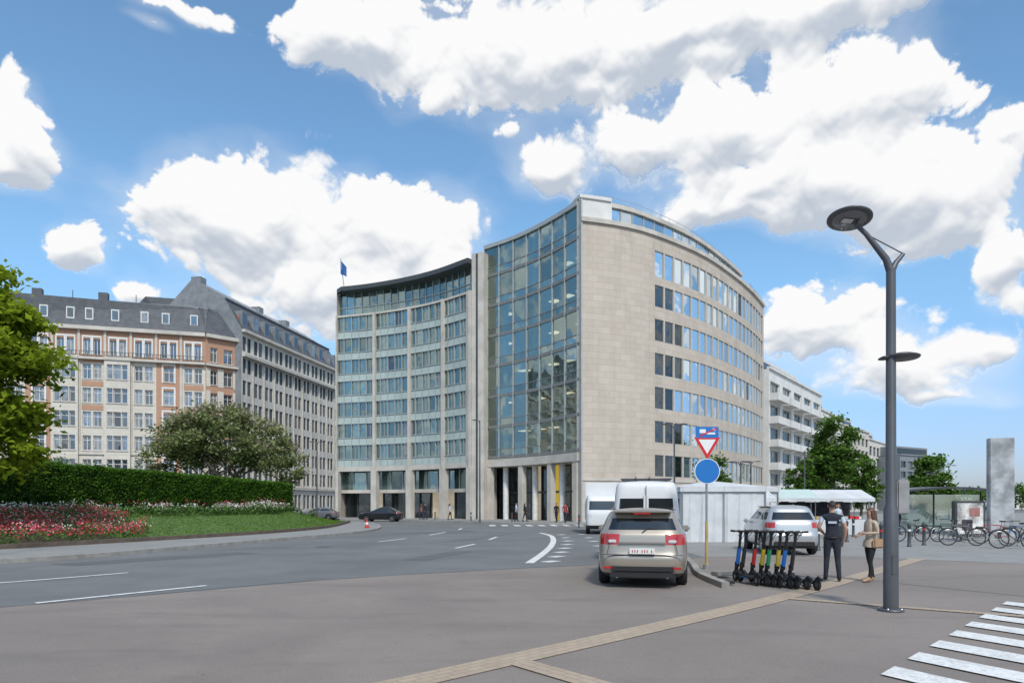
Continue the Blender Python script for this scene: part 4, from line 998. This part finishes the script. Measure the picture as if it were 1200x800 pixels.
# ------------------------------------------------------------ market tents, stalls, stele, kiosk, bollards
tentw=M('tent_fabric',(.56,.57,.58),.8,.09,1.2,dirt=.15); canv=M('canvas_green',(.10,.25,.2),.8,.1); 
gm=group('market_tent',(10,33,0)); b=MB()
def tentpart(b,x0,x1,y0,y1,h,rh,mat):
    n=20
    for i in range(n):
        a,c=x0+(x1-x0)*i/n,x0+(x1-x0)*(i+1)/n; o1,o2=.06*math.sin(i*2.1)+.03*math.sin(i*5),.06*math.sin((i+1)*2.1)+.03*math.sin((i+1)*5)
        b.face([(a,y0+o1,.02),(c,y0+o2,.02),(c,y0,h),(a,y0,h)],mat)
    for i in range(n):
        a,c=y0+(y1-y0)*i/n,y0+(y1-y0)*(i+1)/n; o1,o2=.035*math.sin(i*2.1),.035*math.sin((i+1)*2.1)
        b.face([(x0+o1,c,.02),(x0+o2,a,.02),(x0,a,h),(x0,c,h)],mat); b.face([(x1,a,.02),(x1,c,.02),(x1,c,h),(x1,a,h)],mat)
    xm=(x0+x1)/2; ym=(y0+y1)/2; e=.1
    for q in([(x0-e,y0-e,h),(x1+e,y0-e,h)],[(x1+e,y0-e,h),(x1+e,y1+e,h)],[(x1+e,y1+e,h),(x0-e,y1+e,h)],[(x0-e,y1+e,h),(x0-e,y0-e,h)]):
        b.face(q+[(xm,ym,h+rh)],mat); 
        b.face([(q[0][0],q[0][1],h-.22),(q[1][0],q[1][1],h-.22),(q[1][0],q[1][1],h),(q[0][0],q[0][1],h)],mat)
    for X in(x0,(x0+x1)/2,x1): b.tube([(X,y0-.08,0),(X,y0-.08,h)],.025,steel,6)
tentpart(b,7.6,11.3,30.5,34.5,2.5,.25,tentw); tentpart(b,8.4,14.2,36.5,41,2.6,.45,tentw); tentpart(b,6.6,7.5,31,34.5,2.2,.1,tentw)
b.build('canopy',gm)
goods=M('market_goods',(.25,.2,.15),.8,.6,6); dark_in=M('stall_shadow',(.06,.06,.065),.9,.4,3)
def stall(x,y,wd,col):
    g=group('market_stall',(x,y,0)); b=MB(); h=2.2
    for sx_ in(-1,1):
        for sy_ in(-1,1): b.tube([(x+sx_*wd/2,y+sy_*1.1,0),(x+sx_*wd/2,y+sy_*1.1,h)],.025,steel,6)
    n=8
    for i in range(n):
        a,c=x-wd/2-.15+(wd+.3)*i/n,x-wd/2-.15+(wd+.3)*(i+1)/n; mt=col
        b.face([(a,y-1.5,h-.15),(c,y-1.5,h-.15),(c,y,h+.35),(a,y,h+.35)],mt); b.face([(a,y,h+.35),(c,y,h+.35),(c,y+1.5,h-.15),(a,y+1.5,h-.15)],mt)
        b.face([(a,y-1.5,h-.36+.03*(i%2)),(c,y-1.5,h-.36+.03*(i%2)),(c,y-1.5,h-.15),(a,y-1.5,h-.15)],tentw)
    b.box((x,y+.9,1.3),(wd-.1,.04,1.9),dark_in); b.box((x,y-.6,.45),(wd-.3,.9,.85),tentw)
    for k in range(int(wd*4)): b.box((x-wd/2+.25+k*.24,y-.6+random.uniform(-.2,.2),.96+.05*random.random()),(.2,.3,.16),random.choice([goods,canv,sr,och,white_fr]))
    b.build('frame_and_awning',g)
cg=M('awning_pale',(.46,.56,.53),.8,.05)
for X,Y,wd,c_ in((14.8,38,3.2,cg),(18.2,39,3.2,tentw),(20,44,3,cg),(16,45,3,tentw),(12.3,36,1.8,tentw)): stall(X,Y,wd,c_)
gst=group('stone_stele',(25.75,36,0)); b=MB(); marb=M('marble',(.38,.39,.40),.55,.40,1.1,dirt=.55,bump=.3,bscale=3)
b.box((25.75,36,2.6),(1.15,.45,5.2),marb,rot=R(-12),bev=.03); b.box((25.75,36,.1),(1.8,1.1,.2),marb,rot=R(-12)); b.build('slab',gst)
gad=group('advertising_panel',(21.6,32.3,0)); b=MB(); b.box((21.6,32.3,1.0),(1.5,.22,1.75),alu_dark,bev=.03); b.box((21.6,32.175,1.05),(1.22,.01,1.45),M('poster',(.5,.48,.45),.4,.6,2.2)); b.box((21.45,32.165,.75),(.5,.01,.5),M('poster_dark',(.06,.05,.06),.4)); b.box((21.8,32.165,1.35),(.5,.01,.4),M('poster_rose',(.35,.16,.14),.4)); b.box((21.3,32.3,.08),(.1,.2,.16),alu_dark); b.build('panel',gad)
gks=group('bus_shelter',(25.5,40,0)); b=MB()
for X in(22.6,25.2,28): b.tube([(X,40.8,0),(X,40.8,2.5)],.05,alu_dark,8)
for i in range(10):
    a,c=22.2+.62*i,22.2+.62*(i+1); z=lambda q:2.5+.22*math.sin((q-22.2)/6.2*math.pi)
    b.face([(a,39,z(a)),(c,39,z(c)),(c,41.4,z(c)+.05),(a,41.4,z(a)+.05)],alu_dark); b.face([(a,39,z(a)-.12),(c,39,z(c)-.12),(c,39,z(c)),(a,39,z(a))],alu_dark)
b.face([(22.6,40.8,.2),(28,40.8,.2),(28,40.8,2.3),(22.6,40.8,2.3)],g_atr); b.box((25.3,40.4,.45),(3,.35,.05),alu_dark)
for X in(24,26.6): b.box((X,40.4,.22),(.05,.3,.42),alu_dark)
b.build('frame',gks)
redm=M('bollard_red',(.5,.03,.03),.5)
for k,(X,Y) in enumerate([(11.3,25.2),(14.6,27),(16,27.5),(17.2,28.5),(15.2,31),(13.2,33),(18.0,36),(4.9,50),(6.2,54),(-8,71),(-4,66.5),(0,62.5)]):
    g=group('bollard',(X,Y,0)); b=MB(); b.lathe([(.09,0),(.09,.04),(.065,.07),(.06,.78),(.075,.8),(.075,.9),(.04,.97),(0,.98)],(X,Y,.01),alu_dark,14); b.lathe([(.064,.62),(.064,.7)],(X,Y,.01),redm if k%2 else swm,14); b.build('post',g)
gtc=group('traffic_cone',(-9.9,46.6,.13)); b=MB(); b.box((-9.9,46.6,.15),(.36,.36,.03),redm); b.lathe([(.14,.02),(.03,.6),(0,.6)],(-9.9,46.6,.15),redm,14); b.lathe([(.105,.2),(.08,.34)],(-9.9,46.6,.155),swm,14); b.build('cone',gtc)
gwb=group('concrete_base',(4.9,15.6,0)); b=MB(); b.box((4.9,15.9,.10),(.45,.3,.1),kerbst,rot=.3,bev=.02); b.box((4.5,14.5,.06),(.35,.3,.05),black,rot=.2); b.build('block',gwb)
gbn=group('litter_bin',(12.6,26.5,0)); b=MB(); b.lathe([(.2,.05),(.23,.1),(.25,.85),(.27,.88),(.24,.95),(.12,1.0),(0,1.0)],(12.6,26.5,0),alu_dark,18); b.tube([(12.6,26.75,0),(12.6,26.75,1.1)],.03,alu_dark,8); b.build('bin',gbn)

# ------------------------------------------------------------ people
skin=M('skin',(.42,.25,.18),.55,.05); hairm=M('dark_hair',(.03,.018,.012),.6,.3,30); hairb=M('brown_hair',(.10,.05,.028),.55,.35,30)
navy=M('navy_cloth',(.018,.022,.035),.9,.15,8,bump=.3,bscale=25); ltb=M('pale_blue_shirt',(.45,.52,.60),.85,.08,8); beigec=M('beige_jacket',(.46,.37,.28),.85,.12,8,bump=.3,bscale=20); blk=M('black_cloth',(.015,.015,.017),.9,.2,8); tanb=M('tan_boots',(.36,.23,.13),.6,.1); shb=M('black_shoes',(.015,.014,.013),.4,.1); eyew=M('eye',(.03,.02,.015),.2,0); lips=M('lips',(.35,.12,.11),.5,0)
def person(name,loc,yaw,H,mt,arms,hair,hairmat,female=False,feet=((.10,-.02),(-.10,.03)),fingers=True,extra=None):
    k=H/1.76; V=[];E=[];Rr=[];bones=[]; roots=[]
    def jn(p,r): V.append(Vector(p)*k); Rr.append((r[0]*k,r[1]*k) if isinstance(r,tuple) else (r*k,r*k)); return len(V)-1
    def bone(a,b_,m): E.append((a,b_)); bones.append((a,b_,m))
    sw_=.165 if female else .19; cw_=.85 if female else 1
    pel=jn((0,0,.96),(.15,.115)); roots.append(pel)
    sp=jn((0,.0,1.10),(.125*cw_,.10)); ch=jn((0,-.005,1.27),(.16*cw_,.115)); uc=jn((0,.01,1.40),(.13*cw_,.095)); nk=jn((0,.012,1.49),(.055,.055)); hb=jn((0,-.005,1.565),(.06,.068)); hm=jn((0,-.012,1.645),(.078,.094)); ht=jn((0,.0,1.715),(.064,.078))
    bone(pel,sp,'top'); bone(sp,ch,'top'); bone(ch,uc,'top'); bone(uc,nk,'neck'); bone(nk,hb,'skin'); bone(hb,hm,'skin'); bone(hm,ht,'skin')
    for s,ft in((1,feet[0]),(-1,feet[1])):
        hp_=jn((s*.09,0,.88),(.098,.10)); kn=jn((s*.5*(.09+abs(ft[0])),ft[1]*.5-.02,.50),.066 if not female else .058); cf_=jn((s*.5*(.09+abs(ft[0]))+s*.01,ft[1]*.7+.02,.34),.060 if not female else .052); an=jn((s*abs(ft[0])*1.05,ft[1]+.03,.10),.045 if not female else .036); bl_=jn((s*abs(ft[0])*1.15,ft[1]-.10,.045),(.046,.038)); to=jn((s*abs(ft[0])*1.2,ft[1]-.175,.038),(.036,.028)); he=jn((s*abs(ft[0])*1.04,ft[1]+.06,.045),(.038,.038))
        bone(pel,hp_,'legs'); bone(hp_,kn,'legs'); bone(kn,cf_,'legs'); bone(cf_,an,'legs'); bone(an,bl_,'shoe'); bone(bl_,to,'shoe'); bone(an,he,'shoe')
    for s,(el_,wr_,cx) in((1,arms[0]),(-1,arms[1])):
        sh=jn((s*sw_,.01,1.41),.060*cw_); ej=jn(el_,.043*cw_); fa=jn(Vector(el_).lerp(Vector(wr_),.35),.040*cw_); wj=jn(wr_,.027); 
        d=(Vector(wr_)-Vector(el_)).normalized(); pm=Vector(wr_)+d*.055; pj=jn(pm,(.036,.018)); pe=jn(Vector(wr_)+d*.09,(.036,.016))
        md_=jn(Vector((s*sw_,.01,1.41)).lerp(Vector(el_),.5),.050*cw_)
        bone(uc,sh,'top'); bone(sh,md_,'sleeve'); bone(md_,ej,'lowsleeve'); bone(ej,fa,'fore'); bone(fa,wj,'fore'); bone(wj,pj,'skin'); bone(pj,pe,'skin')
        if fingers:
            side=(Vector((0,-1,0))-d*Vector((0,-1,0)).dot(d)).normalized() if abs(d.y)<.8 else Vector((0,0,1))
            curl=(d.cross(side)).normalized()*(1 if s>0 else -1)*cx
            for q,ln in((-1.5,.062),(-.5,.078),(.5,.082),(1.5,.072)):
                b0=pm+d*.02+side*(-q*.017); a0=jn(b0,.0095); a1=jn(b0+d*(.03+ln*.35),.0088); a2=jn(b0+d*(.03+ln*.6)+curl*.018,.008); a3=jn(b0+d*(.03+ln*.72)+curl*.042,.007)
                roots.append(a0); bone(a0,a1,'skin'); bone(a1,a2,'skin'); bone(a2,a3,'skin')
            t0=jn(Vector(wr_)+d*.03+side*.018,.012); t1=jn(Vector(wr_)+d*.06+side*.048,.0105); t2=jn(Vector(wr_)+d*.09+side*.055+curl*.012,.009); roots.append(t0); bone(t0,t1,'skin'); bone(t1,t2,'skin')
    me=bpy.data.meshes.new('b'); me.from_pydata(V,E,[]); o=bpy.data.objects.new('b',me); COL.objects.link(o)
    o.modifiers.new('s','SKIN'); sv=me.skin_vertices[0].data
    for i,r in enumerate(Rr): sv[i].radius=r
    for r in roots: sv[r].use_root=True
    u=o.modifiers.new('u','SUBSURF'); u.levels=2; u.render_levels=2
    bpy.context.view_layer.update(); me2=bpy.data.meshes.new_from_object(o.evaluated_get(bpy.context.evaluated_depsgraph_get())); bpy.data.objects.remove(o)
    me2.materials.clear(); keys=list(mt.keys()); 
    for q in keys: me2.materials.append(mt[q])
    for pl in me2.polygons:
        c=pl.center; best=None;bd_=9
        for a,b_,m in bones:
            A_,B_=V[a],V[b_]; ab=B_-A_; tt=max(0,min(1,(c-A_).dot(ab)/max(1e-9,ab.length_squared))); dd_=(c-(A_+ab*tt)).length-(Rr[a][0]*(1-tt)+Rr[b_][0]*tt)*.9
            if dd_<bd_: bd_=dd_; best=(m,tt)
        m=best[0]
        if m=='neck': m='top' if c.z<1.455*k else 'skin'
        if m in('top','legs'): m='legs' if c.z<(.90*k if not female else .84*k) else 'top'
        if m not in keys: m='skin'
        pl.material_index=keys.index(m); pl.use_smooth=True
    g=group(name,loc,yaw); ob=bpy.data.objects.new('body',me2); COL.objects.link(ob); ob.parent=g
    b=MB()
    for s in(-1,1):
        e=Vector((s*.031,-.092,1.652))*k; b.lathe([(0,.010*k),(.009*k,.006*k),(.012*k,0),(.009*k,-.006*k),(0,-.010*k)],e,eyew,8)
        b.box(e+Vector((0,-.004,.020))*k,(.03*k,.008,.006),hairmat)
        b.lathe([(0,.03*k),(.016*k,.018*k),(.018*k,0),(.010*k,-.022*k),(0,-.03*k)],Vector((s*.079,.0,1.645))*k,mt['skin'],8)
    b.tube([Vector((0,-.098,1.655))*k,Vector((0,-.116,1.628))*k,Vector((0,-.100,1.618))*k],[.007*k,.013*k,.008*k],mt['skin'],8)
    b.box(Vector((0,-.093,1.594))*k,(.042*k,.012*k,.010*k),lips,bev=.003)
    n=18; vs=[];fs=[]; rings_=10; low=hair['low']
    for i in range(rings_+1):
        for j in range(n):
            a=2*math.pi*j/n; back=(1+math.sin(a))/2
            th=(low*(.42+.58*back**.7))*i/rings_
            r_=1.10+.03*math.sin(a*5+i)
            vs.append(Vector((.078*r_*math.sin(th)*math.cos(a),.012+.097*r_*math.sin(th)*math.sin(a),1.655+.098*r_*math.cos(th)))*k)
    for i in range(rings_):
        for j in range(n): fs.append((i*n+j,i*n+(j+1)%n,(i+1)*n+(j+1)%n,(i+1)*n+j))
    b.add(vs,fs,hairmat,True)
    if hair.get('long'):
        for q in range(15):
            a=math.pi*(-.12+1.24*q/14); rx,ry=.080,.085
            p0=Vector((rx*math.cos(a),.02+ry*math.sin(a),1.68)); p1=Vector((rx*1.1*math.cos(a),.03+ry*1.05*math.sin(a),1.56)); p2=Vector((rx*1.15*math.cos(a),.055+ry*.95*math.sin(a),1.42)); p3=Vector((rx*.9*math.cos(a),.08+ry*.7*math.sin(a),1.26+.03*math.sin(q*2.2)))
            b.tube([p*k for p in(p0,p1,p2,p3)],[.022*k,.026*k,.024*k,.006*k],hairmat,6)
    b.build('head_details',g,False)
    if extra: 
        b=MB(); extra(b,k); b.build('clothing_details',g,False)
    return g
def manx(b,k):
    b.tube([Vector((.15*math.cos(a),.118*math.sin(a),.955))*k for a in [2*math.pi*q/20 for q in range(21)]],.017*k,shb,6)
    b.box(Vector((.15,.03,.92))*k,(.05,.08,.13),shb,bev=.012); b.box(Vector((0,.120,1.29))*k,(.17,.02,.05),ltb)
    b.box(Vector((-.16,.02,.93))*k,(.05,.07,.10),shb,bev=.012)
man=person('standing_man',(7.08,15.1,.006),R(158),1.78,{'top':navy,'sleeve':ltb,'lowsleeve':skin,'fore':skin,'skin':skin,'legs':navy,'shoe':shb},
  (((.27,.05,1.17),(.16,-.17,1.04),1),((-.27,.04,1.15),(-.235,-.03,.90),1)),{'low':1.9},hairm,feet=((.12,-.03),(-.13,.04)),extra=manx)
def womx(b,k):
    vs=[];fs=[];n=20
    for i,(z,rx,ry) in enumerate([(1.0,.155,.125),(.92,.175,.145),(.86,.182,.15),(.83,.183,.152)]):
        for j in range(n):
            a=2*math.pi*j/n; w_=1+.03*math.sin(a*5); vs.append(Vector((rx*w_*math.cos(a),ry*w_*math.sin(a),z))*k)
    for i in range(3):
        for j in range(n): fs.append((i*n+j,i*n+(j+1)%n,(i+1)*n+(j+1)%n,(i+1)*n+j))
    b.add(vs,fs,beigec,True)
    b.box(Vector((.19,.06,.92))*k,(.09,.26,.20),tanb,bev=.03); b.tube([Vector((.16,.10,1.0))*k,Vector((.15,.06,1.44))*k,Vector((.16,-.03,1.35))*k,Vector((.19,0,1.0))*k],.009,tanb,5)
person('standing_woman',(7.85,14.95,.006),R(-82),1.63,{'top':beigec,'sleeve':beigec,'lowsleeve':beigec,'fore':beigec,'skin':skin,'legs':blk,'shoe':tanb},
  (((.23,.03,1.17),(.12,-.20,1.16),1),((-.23,.02,1.16),(-.12,-.22,1.10),1)),{'low':2.2,'long':True},hairb,female=True,feet=((.07,-.10),(-.08,.10)),extra=womx)
cl1={'top':M('cloth_red',(.3,.05,.05),.9),'sleeve':M('cloth_red2',(.3,.05,.05),.9),'lowsleeve':skin,'fore':skin,'skin':skin,'legs':navy,'shoe':shb}
cl2={'top':blk,'sleeve':blk,'lowsleeve':blk,'fore':blk,'skin':skin,'legs':navy,'shoe':shb}; cl3={'top':ltb,'sleeve':ltb,'lowsleeve':ltb,'fore':skin,'skin':skin,'legs':blk,'shoe':shb}
down=(((.24,.03,1.14),(.24,-.04,.90),1),((-.24,.03,1.14),(-.24,-.04,.90),1))
for i,(X,Y,yw,c) in enumerate([(1.2,63.0,60,cl2),(3.9,60,-30,cl2),(4.6,59,150,cl1),(-6.4,70.5,80,cl3),(-9.2,72.5,-80,cl2),(16,33.5,20,cl3),(17,35.5,200,cl1),(14.2,34.5,120,cl2),(21.5,38,90,cl2),(-9.7,73,100,cl1),(23.5,35,-60,cl2),(.4,63.8,100,cl3)]):
    person('pedestrian',(X,Y,.13 if Y>55 else .01),R(yw),1.7+.03*(i%3),c,down,{'low':2.0,'long':i%3==0},hairm,female=i%3==0,feet=((.09,-.16),(-.09,.18)),fingers=(Y<50))
